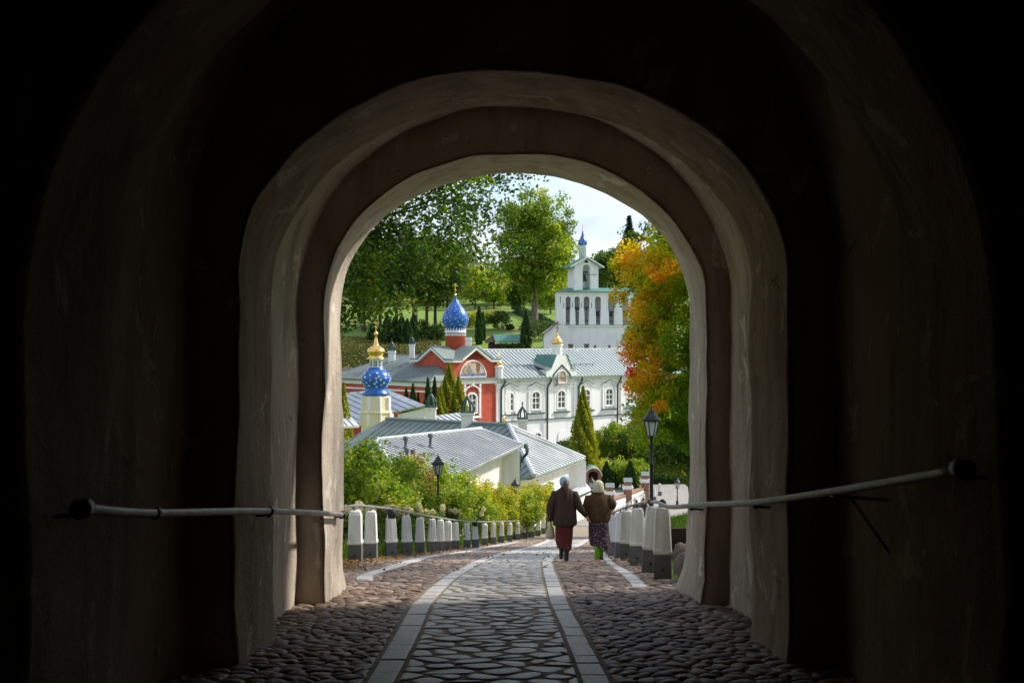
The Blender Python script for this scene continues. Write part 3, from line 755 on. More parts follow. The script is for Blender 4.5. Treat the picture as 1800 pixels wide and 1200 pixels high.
# pale sheet added before the white wing to curb green bounce (see below)
# octagonal cream tower with blue cupola and gold dome
def stars(parent, prof_pts, c, n, size, seed, zmin, zmax):
    rnd = random.Random(seed); mb = MB(); rows = 6; cnt = 0
    zs = [p[1] for p in prof_pts]; rs = [p[0] for p in prof_pts]
    for k in range(n):
        z = zmin+(zmax-zmin)*(k+.5)/n; a = k*2.399963 + rnd.uniform(-.15, .15)
        r_ = float(np.interp(z, zs, rs)); dr = (np.interp(z+.02, zs, rs)-np.interp(z-.02, zs, rs))/.04
        nv = Vector((math.cos(a), math.sin(a), -dr)).normalized(); p = Vector((c[0]+r_*math.cos(a), c[1]+r_*math.sin(a), c[2]+z)) + nv*.012
        tx = Vector((-math.sin(a), math.cos(a), 0)); ty = nv.cross(tx)
        s = size*rnd.uniform(.8, 1.15)*min(1, r_/max(rs)+.25)
        ring = []
        for q in range(10):
            rr = s if q % 2 == 0 else s*.5; g = math.pi*q/5 + .3
            ring.append(p + tx*rr*math.cos(g) + ty*rr*math.sin(g))
        mb.extr(ring, nv*.02)
    o = mb.build('star_pattern', M_star, parent); o['kind'] = 'stuff'
def cross(parent, c, h, mat=M_gold, rz=0):
    mb = MB(); x, y, z = c; s = h*.035; cx, sx = math.cos(rz), math.sin(rz)
    mb.box(x-s, x+s, y-s, y+s, z, z+h)
    for f, l in ((.68, .26), (.84, .13)):
        mb.box(x-l*h*cx-s*.2, x+l*h*cx+s*.2, y-s*1.02, y+s*1.02, z+h*f, z+h*f+2*s)
    mb.extr([(x-.15*h, y-s*.98, z+h*.36), (x+.15*h, y-s*.98, z+h*.28), (x+.15*h, y-s*.98, z+h*.28+2*s), (x-.15*h, y-s*.98, z+h*.36+2*s)], (0, 2*s*.98, 0))
    mb.lathe([(s, -.05*h), (s*3, 0), (s, .06*h)], (x, y, z), 10)
    mb.build('cross', mat, parent)
def onion(h, r, tip=1.0):
    pr = [(.60,0),(.66,.02),(.80,.07),(.93,.15),(.99,.24),(1.0,.30),(.97,.38),(.88,.47),(.74,.56),(.57,.65),(.41,.73),(.27,.80),(.17,.87),(.10,.93),(.055,1.0),(.04,1.04)]
    return [(a*r, b*h) for a, b in pr]
D = 90.0
ct = thing('cupola_tower', 'cream octagonal tower with starry blue cupola and small gold dome', 'tower', (*P(660,745,D).xy, -13))
px = D/F
cc = P(661,745,D); zz = lambda v: (600-v)*px
MB().lathe([(1.22,-13),(1.22,zz(747)),(1.22,zz(726)),(1.31,zz(725)),(1.31,zz(723)),(1.10,zz(721)),(1.10,zz(697)),(1.0,zz(694))], (cc.x, cc.y, 0), 8, ph=R(22.5)).build('drum', MAT('cream_drum_paint', (.84,.70,.44), .8, (.78,.64,.40), 2), ct)
mb = MB()
for k in range(8):
    a = R(45)*k + R(22.5)
    for r0, za, zb_ in ((1.11, zz(721), zz(697)), (1.23, zz(747), zz(726))):
        mb.tube([(cc.x+r0*math.cos(a), cc.y+r0*math.sin(a), za), (cc.x+r0*math.cos(a), cc.y+r0*math.sin(a), zb_)], .11, 6)
    a2_ = a + R(22.5); ap = 1.10*math.cos(R(22.5)); tg = Vector((-math.sin(a2_), math.cos(a2_), 0)); o_ = Vector((cc.x+ap*math.cos(a2_), cc.y+ap*math.sin(a2_), 0))
    arc = [o_+tg*(.28*math.cos(q))+Vector((0, 0, zz(704)+.28*math.sin(q))) for q in [math.pi*i/8 for i in range(9)]]
    mb.tube([o_+tg*.28+Vector((0,0,zz(718)))] + arc + [o_-tg*.28+Vector((0,0,zz(718)))], .035, 5)
mb.build('pilaster_trim', M_white, ct)
pr = [(1.08,zz(694)),(1.06,zz(690)),(.92,zz(688)),(.86,zz(683)),(.87,zz(680)),(1.0,zz(676)),(1.15,zz(670)),(1.175,zz(665)),(1.12,zz(659)),(.95,zz(654)),(.72,zz(650)),(.60,zz(647)),(.58,zz(645))]
bd = MB().lathe(pr, (cc.x, cc.y, 0), 32).build('blue_cupola', M_blue, ct, True)
stars(bd, [p for p in pr], (cc.x, cc.y, 0), 60, .105, 5, zz(680), zz(654))
MB().lathe([(.56,zz(647)),(.58,zz(646)),(.53,zz(645)),(.53,zz(632)),(.6,zz(631)),(.6,zz(630))], (cc.x, cc.y, 0), 8, ph=R(22.5)).build('lantern', M_white, ct)
for k in range(8):
    a = R(45)*(k+.0); ap = .53*math.cos(R(22.5))+.012; tg = Vector((-math.sin(a), math.cos(a), 0)); nv = Vector((math.cos(a), math.sin(a), 0))
    o_ = Vector((cc.x, cc.y, 0))+nv*ap
    wn_ = MB().extr([o_-tg*.13+Vector((0,0,zz(643))), o_+tg*.13+Vector((0,0,zz(643))), o_+tg*.13+Vector((0,0,zz(634))), o_-tg*.13+Vector((0,0,zz(634)))], nv*.01).build('window', M_glass, ct)
    mb = MB(); mb.extr([o_-tg*.012+Vector((0,0,zz(643))), o_+tg*.012+Vector((0,0,zz(643))), o_+tg*.012+Vector((0,0,zz(634))), o_-tg*.012+Vector((0,0,zz(634)))], nv*.03)
    for f in (.33, .66):
        z_ = zz(643)+(zz(634)-zz(643))*f; mb.extr([o_-tg*.13+Vector((0,0,z_)), o_+tg*.13+Vector((0,0,z_)), o_+tg*.13+Vector((0,0,z_+.025)), o_-tg*.13+Vector((0,0,z_+.025))], nv*.028)
    mb.build('glazing_bar', M_white, wn_)
MB().lathe([(.72,zz(630.5)),(.70,zz(629.5)),(.58,zz(627)),(.50,zz(625)),(.56,zz(624)),(.68,zz(620)),(.72,zz(617)),(.66,zz(613.5)),(.45,zz(610)),(.24,zz(607)),(.17,zz(603)),(.12,zz(596)),(.08,zz(590)),(.16,zz(588)),(.18,zz(586)),(.12,zz(584)),(.06,zz(582))], (cc.x, cc.y, 0), 24).build('gold_dome', M_gold, ct, True)
cross(ct, (cc.x, cc.y, zz(582)), .95)

# ------------------------------------------------------------------ the church with the red corner block and the long white wing
OX, OY = -6.7, 128.0; EX, EY = .736, .677; NRM = math.hypot(EX, EY); EX /= NRM; EY /= NRM; WX, WY = -EY, EX
def FR(e, w, z): return Vector((OX+e*EX+w*WX, OY+e*EY+w*WY, z))
def e_of(u, w=0):
    s = (u-900)/F; x0, y0 = OX+w*WX, OY+w*WY
    return (s*y0-x0)/(EX-s*EY)
church = thing('church_range', 'long white two-storey church wing with red corner block and starry blue dome', 'church', (OX, OY, -12.6))
ZE, ZR, ZC, ZB = -4.3, -1.05, -9.35, -13.0
eW0, eW1, eR1 = 6.5, e_of(1112), e_of(1112)+14
MB(FR).box(eW0, eW1, 0, 10, ZB, ZE).build('white_wall', M_white, church)
MB(FR).box(eW1, eR1, .06, 9.9, ZB, ZE).build('red_wall', M_red, church)
# roof of the wing
pR = [FR(eW0-.3, -.55, ZE-.02), FR(eR1, -.55, ZE-.02), FR(eR1, 5, ZR), FR(eW0-.3, 5, ZR)]
nF = (pR[1]-pR[0]).cross(pR[3]-pR[0]).normalized()
roof(church, pR, nF, MAT('pale_sheet_roof', (.44,.50,.50), .4, (.37,.43,.43), .6, 5, .04, 3, metal=.45), pR[3]-pR[0], pR[0], .62, .06, .10, .14)
MB().extr([FR(eW0-.3, 5, ZR), FR(eR1, 5, ZR), FR(eR1, 10.5, ZE), FR(eW0-.3, 10.5, ZE)], Vector((0,0,-.14))).build('rear_roof', M_roof_g, church)
MB().extr([FR(eR1,.2,ZE), FR(eR1,9.8,ZE), FR(eR1,5,ZR-.2)], FR(1,0,0)-FR(0,0,0)).build('gable_wall', M_white, church)
edgebar(church, [FR(eW0, 5, ZR+.05), FR(eR1, 5, ZR+.05)], .10, M_roof, 'ridge_cap')
mb = MB(FR); mb.box(eW0-.25, eW1+.1, -.30, -.003, ZE-.28, ZE-.06); mb.box(eW0-.2, eW1+.05, -.18, -.003, ZE-.75, ZE-.63)
mb.build('cornice', M_white, church)
mb = MB(FR); e_ = eW0
while e_ < eW1: mb.box(e_, e_+.16, -.15, -.004, ZE-.56, ZE-.36); e_ += .34
o = mb.build('dentils', M_white, church); o['kind'] = 'stuff'
MB(FR).box(eW0-.25, eR1, -.62, -.48, ZE-.10, ZE+.02).build('gutter', M_roof_g, church)
MB(FR).box(eW0-.1, eR1, -.16, -.003, ZC-.09, ZC).build('string_course', M_greenm, church)
# pilasters
for ea, eb in ((eW0-.0, eW0+1.1), (eW0+1.5, eW0+2.3), (e_of(963), e_of(963)+.9), (e_of(1008), e_of(1008)+.9), (e_of(1090), e_of(1090)+.9)):
    MB(FR).box(ea, eb, -.14, -.005, ZC+.002, ZE-.76).build('pilaster', M_white, church)
for u in (881.5, 962.6, 1018, 1086):
    e_ = e_of(u, -.3)
    pts = [FR(e_+.45, -.52, ZE-.12), FR(e_+.40, -.5, ZE-.45), FR(e_, -.27, ZE-1.3), FR(e_, -.24, ZC), FR(e_, -.24, -12.2)]
    MB().tube(pts, .11, 8).build('downpipe', M_greenm, church, True)
def arched(e, w, z0, zs, hw, n=10, rise=None):
    """ring of an arched opening in the facade plane"""
    rise = hw if rise is None else rise
    return [FR(e-hw, w, z0), FR(e+hw, w, z0)] + [FR(e+hw*math.cos(q), w, zs+rise*math.sin(q)) for q in [math.pi*i/n for i in range(n+1)]]
fwd = FR(0, -1, 0)-FR(0, 0, 0)
def window(parent, e, z0, zt, hw, hood=True, wv=0.0, wallm=M_white):
    zs = zt-hw*.75
    fr = MB(); inner = arched(e, wv-.02, z0, zs, hw, 10, hw*.75); outer = arched(e, wv-.02, z0-.12, zs, hw+.2, 10, hw*.75+.22)
    n = len(inner); vs = inner + outer + [p+fwd*.13 for p in inner] + [p+fwd*.13 for p in outer]
    fs = []
    for i in range(n):
        j = (i+1) % n; fs += [(2*n+i, 2*n+j, 3*n+j, 3*n+i), (i, j, 2*n+j, 2*n+i), (n+j, n+i, 3*n+i, 3*n+j)]
    fr.add(vs, fs); w_ = fr.build('window', wallm, parent)
    MB().extr(arched(e, wv-.004, z0, zs, hw-.005, 10, hw*.75), fwd*.012).build('pane', M_glass, w_)
    b = MB(FR); t_ = .05; b.box(e-t_, e+t_, wv-.09, wv-.02, z0+.01, zt-.06)
    for f in (.36, .66): b.box(e-hw+.01, e+hw-.01, wv-.088, wv-.021, z0+(zt-z0)*f-.05, z0+(zt-z0)*f+.05)
    b.box(e-hw+.01, e-hw+.09, wv-.086, wv-.022, z0+.01, zs); b.box(e+hw-.09, e+hw-.01, wv-.086, wv-.022, z0+.01, zs)
    b.box(e-hw+.01, e+hw-.01, wv-.087, wv-.0215, z0+.005, z0+.09)
    b.build('sash', M_white, w_)
    if hood:
        MB(FR).box(e-hw-.75, e+hw+.75, wv-.30, wv-.003, z0-.55, z0-.42).build('sill', M_greenm, w_)
        MB(FR).box(e-hw-.65, e+hw+.65, wv-.16, wv-.003, z0-.75, z0-.555).build('apron', M_white, w_)
        hp = [FR(e+s*(hw+.75), wv-.16, zt+.55+c) for s, c in ((-1,0),(-.75,.02),(-.5,.22),(-.25,.40),(0,.46),(.25,.40),(.5,.22),(.75,.02),(1,0))]
        MB().tube([p for p in hp], .10, 6).build('hood_mould', M_white, w_); MB().tube([p+Vector((0,0,.11))-fwd*(-.04) for p in hp], .045, 6).build('hood_flashing', M_greenm, w_)
        for s in (-1, 1): MB(FR).box(e+s*(hw+.42)-.16, e+s*(hw+.42)+.16, wv-.12, wv-.004, z0-.4, zt+.1).build('jamb_moulding', M_white, w_)
for u in (895, 941, 986, 1030, 1070, 1107):
    e_ = e_of(u); window(church, e_, -8.15, -6.05, .62)
for u, hw, z0, zt in ((944,.62,-12.3,-11.0),(1071.5,.5,-12.0,-10.75),(1030,.5,-12.0,-10.75)):
    window(church, e_of(u), z0, zt, hw, False)
yd = [FR(-2,-.4,0), FR(44,-.4,0), FR(44,-9,0), FR(-2,-9,0)]
yo = MB().add([(p.x, p.y, -12.585) for p in yd], [(0,3,2,1)]).build('bounce_sheet', M_asphalt); setp(yo, 'pale gravel sheet added along the long white wing to curb green bounce', 'bounce_sheet', kind='structure')  # added so green bounce light does not tint the white wall
nb = arched(e_of(988), -.02, -12.6, -11.6, .75); MB().extr(nb, fwd*.06).build('blind_niche', M_white, church)
MB(FR).box(e_of(1103), e_of(1103)+1.6, -.06, -.004, -12.6, -10.6).build('doorway', M_wood, church)
# attic gable with little gold dome
eg = e_of(986, -.3)
gpn = [(-2.6,ZE),(2.6,ZE),(2.6,ZE+.85),(1.75,ZE+1.0),(.85,ZE+2.6),(-.85,ZE+2.6),(-1.75,ZE+1.0),(-2.6,ZE+.85)]
at = MB().extr([FR(eg+a, -.42, z) for a, z in gpn], -fwd*3.4).build('attic_gable', M_white, church)
for s in (-1, 1):
    MB().extr([FR(eg+s*1.80, -.5, ZE+1.0), FR(eg+s*.88, -.5, ZE+2.66), FR(eg+s*.88, 3, ZE+2.66), FR(eg+s*1.80, 3, ZE+1.0)], (FR(s*.08, 0, .05)-FR(0, 0, 0))).build('gable_sheet', M_green_r, at)
    MB().extr([FR(eg+s*2.75, -.55, ZE+.88), FR(eg+s*1.75, -.55, ZE+1.05), FR(eg+s*1.75, 2, ZE+1.6), FR(eg+s*2.75, 2, ZE+1.4)], Vector((0, 0, .07))).build('shoulder_sheet', M_roof_g, at)
ogee = [FR(eg+a, -.50, ZE+b) for a, b in ((-1.55,-.2),(-1.35,.35),(-.8,.8),(-.35,1.15),(0,1.45),(.35,1.15),(.8,.8),(1.35,.35),(1.55,-.2))]
MB().tube(ogee, .09, 6).build('ogee_mould', M_greenm, at)
ic = MB().extr(arched(eg, -.43, ZE-.75, ZE+.05, .66), fwd*.10).build('icon_panel', MAT('faded_icon_paint', (.42,.20,.13), .7, (.55,.42,.28), 1.6), at)
icr = [FR(eg+.7*math.cos(q), -.56, ZE+.05+.7*math.sin(q)) for q in [math.pi*i/10 for i in range(11)]]
MB().tube([FR(eg+.7,-.56,ZE-.75)]+icr+[FR(eg-.7,-.56,ZE-.75), FR(eg+.7,-.56,ZE-.75)], .07, 6).build('icon_frame', M_white, ic)
gc = FR(eg, .35, 0)
MB().lathe([(.62,ZE+2.4),(.62,ZE+3.75),(.74,ZE+3.8),(.74,ZE+3.95)], (gc.x, gc.y, 0), 12).build('dome_drum', M_white, at)
gd = MB().lathe([(a, ZE+3.95+z) for a, z in ((.55,0),(.66,.08),(.72,.25),(.68,.42),(.5,.65),(.32,.85),(.18,1.1),(.10,1.35),(.05,1.6))], (gc.x, gc.y, 0), 20).build('small_gold_dome', M_gold, at, True)
cross(gd, (gc.x, gc.y, ZE+5.5), 1.3, MAT('bronze_cross', (.35,.12,.06), .4, metal=.5), 0)
# snow guard and roof hatches
for ea, eb in ((eW0+.5, e_of(950)), (e_of(1004), e_of(1062))):
    f = .38; w_ = -.55+5.55*f; z_ = ZE+(ZR-ZE)*f
    mb = MB(); mb.tube([FR(ea, w_, z_+.22), FR(eb, w_, z_+.22)], .03, 6); e_ = ea
    while e_ < eb: mb.tube([FR(e_, w_, z_), FR(e_, w_, z_+.25)], .045, 6); e_ += 1.1
    mb.build('snow_guard', M_bold, church)
# red corner block
BW = 6.5
blk = MB(FR); blk.box(0, BW, 0, 6.9, ZB, -2.05); 
blk.add([(0,0,-2.05),(1.35,0,-2.05),(3.4,0,-.62),(5.2,0,-2.05)], [(0,1,2,3)])
blk.build('red_block', M_red, church)
ZS, ZP = -2.05, -.62
def cross_gable():
    m = M_roof_g
    # four gables around the block: two intersecting ridges
    cx_, cw_ = 3.3, 3.45
    def gab(pa, pb, pc, pd_, nm):
        MB().extr([pa, pb, pc, pd_], Vector((0,0,.12))).build(nm, m, church)
    o_ = .45
    # front/back ridge along w
    gab(FR(cx_,-o_,ZP), FR(cx_,6.9+o_,ZP), FR(1.0,6.9+o_,ZS), FR(1.0,-o_,ZS), 'gable_roof')
    gab(FR(cx_,-o_,ZP), FR(cx_,6.9+o_,ZP), FR(5.7,6.9+o_,ZS), FR(5.7,-o_,ZS), 'gable_roof')
    gab(FR(-o_,cw_,ZP+.004), FR(BW+o_,cw_,ZP+.004), FR(BW+o_,.9,ZS), FR(-o_,.9,ZS), 'gable_roof')
    gab(FR(-o_,cw_,ZP+.004), FR(BW+o_,cw_,ZP+.004), FR(BW+o_,6.1,ZS), FR(-o_,6.1,ZS), 'gable_roof')
    # flat corner pieces
    for a0, a1, c0, c1_ in ((-o_,1.2,-o_,1.1),(5.5,BW+o_,-o_,1.1),(-o_,1.2,5.9,7.3),(5.5,BW+o_,5.9,7.3)):
        MB(FR).box(a0, a1, c0, c1_, ZS-.06, ZS+.10).build('corner_sheet', m, church)
    # tympana and white raking cornices
    MB().extr([FR(1.0,0,ZS), FR(5.6,0,ZS), FR(3.3,0,ZP-.02)], -fwd*.5).build('tympanum', M_red, church)
    lft = FR(-1,0,0)-FR(0,0,0)
    MB().extr([FR(0,.95,ZS), FR(0,5.95,ZS), FR(0,3.45,ZP-.02)], -lft*.5).build('tympanum', M_red, church)
    up = Vector((0,0,.26))
    for a, b in (((-.3,ZS),(1.05,ZS)), ((1.05,ZS),(3.3,ZP)), ((3.3,ZP),(5.55,ZS)), ((5.55,ZS),(6.9,ZS))):
        p, q = FR(a[0],-.40,a[1]-.30), FR(b[0],-.40,b[1]-.30)
        MB().extr([p, q, q+up, p+up], -fwd*.38).build('raking_cornice', M_white, church)
    for a, b in (((-.3,ZS),(.95,ZS)), ((.95,ZS),(3.45,ZP)), ((3.45,ZP),(5.95,ZS)), ((5.95,ZS),(7.2,ZS))):
        p, q = FR(-.39,a[0],a[1]-.31), FR(-.39,b[0],b[1]-.31)
        MB().extr([p, q, q+up, p+up], -lft*.37).build('raking_cornice', M_white, church)
cross_gable()
# lunette with mosaic-like panel
le = e_of(831)
ln = [FR(le+1.95*math.cos(q), -.03, -4.05+1.85*math.sin(q)) for q in [math.pi*i/16 for i in range(17)]]
def mosaic():
    m = bpy.data.materials.new('faded_mosaic'); m.use_nodes = True; t = m.node_tree; b = t.nodes['Principled BSDF']
    tcn = t.nodes.new('ShaderNodeTexCoord'); vr = t.nodes.new('ShaderNodeTexVoronoi'); vr.inputs['Scale'].default_value = 1.5
    t.links.new(tcn.outputs['Object'], vr.inputs['Vector'])
    r = t.nodes.new('ShaderNodeValToRGB'); el = r.color_ramp.elements; el[0].color = (.55,.40,.26,1); el[1].color = (.33,.33,.34,1)
    q = el.new(.45); q.color = (.50,.42,.36,1); q = el.new(.7); q.color = (.40,.18,.12,1); r.color_ramp.interpolation = 'CONSTANT'
    sp = t.nodes.new('ShaderNodeSeparateColor'); t.links.new(vr.outputs['Color'], sp.inputs[0]); t.links.new(sp.outputs[0], r.inputs[0])
    t.links.new(r.outputs[0], b.inputs['Base Color']); b.inputs['Roughness'].default_value = .5; return m
lu = MB().extr(ln, fwd*.05).build('lunette', mosaic(), church)
MB(FR).box(le-1.9, le+1.9, -.10, -.082, -4.04, -3.62).build('blue_strip', MAT('blue_band', (.05,.08,.25), .6, (.25,.27,.35), 3), lu)
MB().tube(ln+[ln[0]], .10, 6).build('lunette_frame', M_white, lu)
# figure-like vertical patches in the panel
for a, z0, h, c in ((.75,-3.6,1.25,(.30,.10,.07)), (-.6,-3.6,.95,(.28,.29,.32)), (-1.2,-3.6,.7,(.45,.36,.25))):
    MB().extr([FR(le+a+r_*math.cos(q), -.085, z0+h/2+h/2*math.sin(q)) for r_ in (.28,) for q in [2*math.pi*i/10 for i in range(10)]], fwd*.012).build('robed_patch', MAT('robe', c, .6), lu)
MB(FR).box(-.45, BW+.2, -.45, -.003, ZE-.05, ZE+.12).build('skirt_roof', M_roof_g, church)
MB(FR).box(-.25, BW-.05, -.22, -.004, ZE-.55, ZE-.055).build('white_band', M_white, church)
# red block window with white lace trim
we = e_of(829); window(church, we, -8.1, -6.0, .62, False)
mb = MB(FR)
for s in (-1, 1):
    mb.box(we+s*1.15-.14, we+s*1.15+.14, -.20, -.004, -8.6, -5.2); mb.lathe([(.16,0),(.2,.15),(.05,.5)], (we+s*1.15, -.12, -5.2), 6)
mb.box(we-1.3, we+1.3, -.24, -.004, -8.75, -8.5); mb.lathe([(.2,0),(.24,.2),(.05,.8)], (we, -.12, -5.1), 6)
mb.build('lace_surround', M_white, church)
MB().tube([FR(we+1.1*math.cos(q), -.14, -5.9+.85*math.sin(q)) for q in [math.pi*i/12 for i in range(13)]], .10, 6).build('arch_trim', M_white, church)
MB(FR).box(BW-.02, BW+1.15, -.20, -.10, ZC, ZE-.6).build('corner_pilaster', M_white, church)
# the little gilded turret on the corner cornice
tc_ = FR(BW+.35, -.15, 0)
tt = MB().lathe([(.5,ZE),(.5,ZE+1.2),(.62,ZE+1.28),(.62,ZE+1.4),(.35,ZE+1.5)], (tc_.x, tc_.y, 0), 8).build('corner_turret', M_white, church)
MB().lathe([(.3,ZE+1.5),(.42,ZE+1.62),(.45,ZE+1.8),(.3,ZE+2.0),(.12,ZE+2.2),(.16,ZE+2.35),(.06,ZE+2.5),(.03,ZE+3.1)], (tc_.x, tc_.y, 0), 16).build('turret_dome', M_gold, tt, True)
# main dome
dc = FR(3.3, 3.45, 0); zz2 = lambda v: (600-v)*dc.y/F
dr = MB().lathe([(1.17,-2.2),(1.17,zz2(590)),(1.2,zz2(590)+.02)], (dc.x, dc.y, 0), 32).build('dome_drum', M_red, church, True)
MB().lathe([(1.22,zz2(590)),(1.25,zz2(589.5)),(1.25,zz2(581.5)),(1.20,zz2(581)),(1.17,zz2(580.5))], (dc.x, dc.y, 0), 32).build('inscription_band', M_white, dr, True)
mb = MB(); rnd = random.Random(4)
for k in range(46):
    a = 2*math.pi*k/46; r_ = 1.26
    if rnd.random() < .12: continue
    p = Vector((dc.x+r_*math.cos(a), dc.y+r_*math.sin(a), zz2(588))); tg = Vector((-math.sin(a), math.cos(a), 0)); hh = .30
    for s in (-.045, .045): mb.extr([p+tg*(s-.013), p+tg*(s+.013), p+tg*(s+.013)+Vector((0,0,hh)), p+tg*(s-.013)+Vector((0,0,hh))], Vector((math.cos(a), math.sin(a), 0))*.015)
    zc = rnd.choice((0, .13, .26)); mb.extr([p+tg*-.03+Vector((0,0,zc)), p+tg*.03+Vector((0,0,zc)), p+tg*.03+Vector((0,0,zc+.03)), p+tg*-.03+Vector((0,0,zc+.03))], Vector((math.cos(a), math.sin(a), 0))*.013)
o = mb.build('inscription', MAT('faded_ink_paint', (.22,.22,.26), .7), dr); o['kind'] = 'stuff'
mb = MB()
MB().lathe([(1.10,zz2(580.6)),(1.12,zz2(577)),(1.22,zz2(576))], (dc.x, dc.y, 0), 32).build('blue_neck', M_blue, dr, True)
for k in range(22):
    a = 2*math.pi*k/22; mb.tube([(dc.x+1.15*math.cos(a), dc.y+1.15*math.sin(a), zz2(580.4)), (dc.x+1.2*math.cos(a), dc.y+1.2*math.sin(a), zz2(576.5))], .06, 5)
mb.build('neck_fret', M_white, dr)
pr = [(r_, zz2(577.5)+z) for r_, z in onion(zz2(520)-zz2(577.5), 1.56)]
bd = MB().lathe(pr, (dc.x, dc.y, 0), 40).build('blue_onion_dome', M_blue, church, True)
stars(bd, pr, (dc.x, dc.y, 0), 120, .085, 9, pr[1][1]+.1, pr[12][1])
MB().lathe([(.05,0),(.14,.12),(.15,.22),(.05,.36)], (dc.x, dc.y, zz2(521)), 10).build('gilded_ball', M_gold, bd, True)
cross(bd, (dc.x, dc.y, zz2(516)), 1.25)
chimney(church, FR(-.2+1.0, 8.5, -1.4), .62, 1.1, M_white)
chimney(church, FR(BW+1.7, 7, -1.4), .85, 1.9, M_white, False)
# low red wing to the side of the block
wz = -3.54
wl = 19.0
MB(FR).box(wz, -.01, -.6, wl, ZB, ZE-.1).build('wing_wall', M_red, church); MB(FR).box(-.01, 6, 6.95, wl-.01, ZB, ZE-.1).build('wing_wall', M_red, church)
mb = MB(FR); mb.box(wz-.14, wz-.004, -.7, wl+.1, ZE-.72, ZE-.12); mb.box(wz-.09, wz-.004, -.65, wl+.05, ZE-1.35, ZE-1.15); mb.box(wz-.1, 0, -.74, -.604, ZE-.71, ZE-.11); mb.build('wing_band', M_white, church)
ra, rb, rc_, rd_ = FR(wz-.5,-1.1,ZE-.1), FR(wz-.5,wl+.6,ZE-.1), FR(2.6,wl-5,-1.65), FR(2.6,4.6,-1.65)
nW = (rb-ra).cross(rc_-ra).normalized(); nW = nW if nW.z > 0 else -nW
ry_ = ra + (rd_-ra)
roof(church, [ra, rb, rc_, FR(2.6,6.9,-1.65), FR(-.02,2.2,-2.9)], nW, M_roof_g, rc_-FR(wz-.5,wl-5,ZE-.1), ra, .58, .05, .10)
MB().extr([ra, FR(-.02,2.2,-2.95), FR(-.02,-1.1,ZE-.1)], Vector((0,0,.1))).build('hip_sheet', M_roof_g, church)
MB().extr([rb, FR(6,wl+.6,ZE-.1), rc_], Vector((0,0,.1))).build('hip_sheet', M_roof_g, church)
MB().extr([rc_, FR(7,wl-3,ZE), FR(7,7.5,ZE), FR(2.6,6.9,-1.65)], Vector((0,0,.1))).build('rear_sheet', M_roof_g, church)
chimney(church, FR(.9, 12.6, -2.6), .8, 1.5, M_white)
MB(FR).box(wz-6, wz+5, wl+1.5, wl+2.5, ZB, -3.3).build('garden_wall', M_boulder, church)

# ------------------------------------------------------------------ belfry
bf = thing('belfry', 'white belfry wall with arched bell openings and gabled turret under blue dome', 'belfry', (10, 165, -8))
s5 = 165/F; X5 = lambda u: (u-900)*s5; Z5 = lambda v: (600-v)*s5
yb = 165.0
MB().box(X5(978), X5(1132), yb, yb+5, -9, Z5(571)).build('lower_wall', M_white, bf)
MB().box(X5(996.5), X5(1132), yb-.30, yb-.01, Z5(571), Z5(568)).build('sill_flashing', M_green_r, bf)
MB().box(X5(997), X5(1132), yb-.24, yb-.004, Z5(574), Z5(571.3)).build('sill_band', M_white, bf)
ops = [(994.5,1003),(1010,1019),(1026,1036),(1046,1056.5),(1069,1080.5),(1093,1104)]
zsill, ztop, zarc = Z5(570.8), Z5(513), Z5(521)
edges = [X5(978)] ; mb = MB(); x_prev = X5(978)
thick = 1.5
for i, (ua, ub) in enumerate(ops):
    xa, xb = X5(ua), X5(ub); hw = (xb-xa)/2; cxo = (xa+xb)/2; zs = zarc-hw
    MB().box(x_prev, xa, yb, yb+thick, zsill, ztop).build('pier', M_white, bf)
    mb = MB(); n = 10
    for k in range(n):
        q0, q1 = math.pi*(1-k/n), math.pi*(1-(k+1)/n)
        p0 = (cxo+hw*math.cos(q0), zs+hw*math.sin(q0)); p1 = (cxo+hw*math.cos(q1), zs+hw*math.sin(q1))
        mb.extr([(p0[0], yb, p0[1]), (p1[0], yb, p1[1]), (p1[0], yb, ztop), (p0[0], yb, ztop)], (0, thick, 0))
    mb.build('arch_head', M_white, bf)
    MB().frustum((x_prev+(xa-x_prev)/2, yb+.1), zsill+.01, Z5(545), (xa-x_prev)/2+.14, .42, (xa-x_prev)/2+.06, .36).build('pier_foot', M_white, bf) if i else None
    bz = Z5(548) if i > 2 else Z5(545); br = hw*(.55 if i < 3 else .78); bh = br*1.7
    bl = MB().lathe([(br,0),(br*.96,.05*bh),(br*.72,.25*bh),(br*.6,.6*bh),(br*.55,.85*bh),(br*.3,.97*bh),(.05,bh)], (cxo, yb+.8, bz-bh if i > 2 else bz), 16).build('bell', M_bell, bf, True)
    MB().tube([(xa, yb+.8, (bz if i > 2 else bz+bh)+.05), (xb, yb+.8, (bz if i > 2 else bz+bh)+.05)], .08, 6).build('bell_beam', M_wood, bl)
    MB().tube([(cxo, yb+.8, bz-.2), (cxo-.1, yb+.4, Z5(564))], .03, 5).build('bell_rope', M_wood, bl)
    MB().box(xa-.02, xb+.02, yb+.25, yb+.29, zsill+.5, zsill+.56).build('guard_bar', M_greenm, bf)
    x_prev = xb
MB().box(x_prev, X5(1132), yb, yb+thick, zsill, ztop).build('pier', M_white, bf)
MB().box(X5(978), X5(1132), yb+2.1, yb+5, zsill-.01, ztop).build('rear_wall', M_white, bf)
MB().box(X5(978), X5(980)+.3, yb+thick, yb+2.1, zsill, ztop).build('end_wall', M_white, bf)
for u in (985, 991, 1006, 1022, 1040):
    MB().box(X5(u)-.045, X5(u)+.045, yb-.02, yb-.004, Z5(541 if u > 990 else 533), Z5(532 if u > 990 else 521)).build('tie_iron', M_bold, bf)
mb = MB(); x0, x1 = X5(974.5), X5(1136); ze = Z5(512.5); zt = Z5(505)
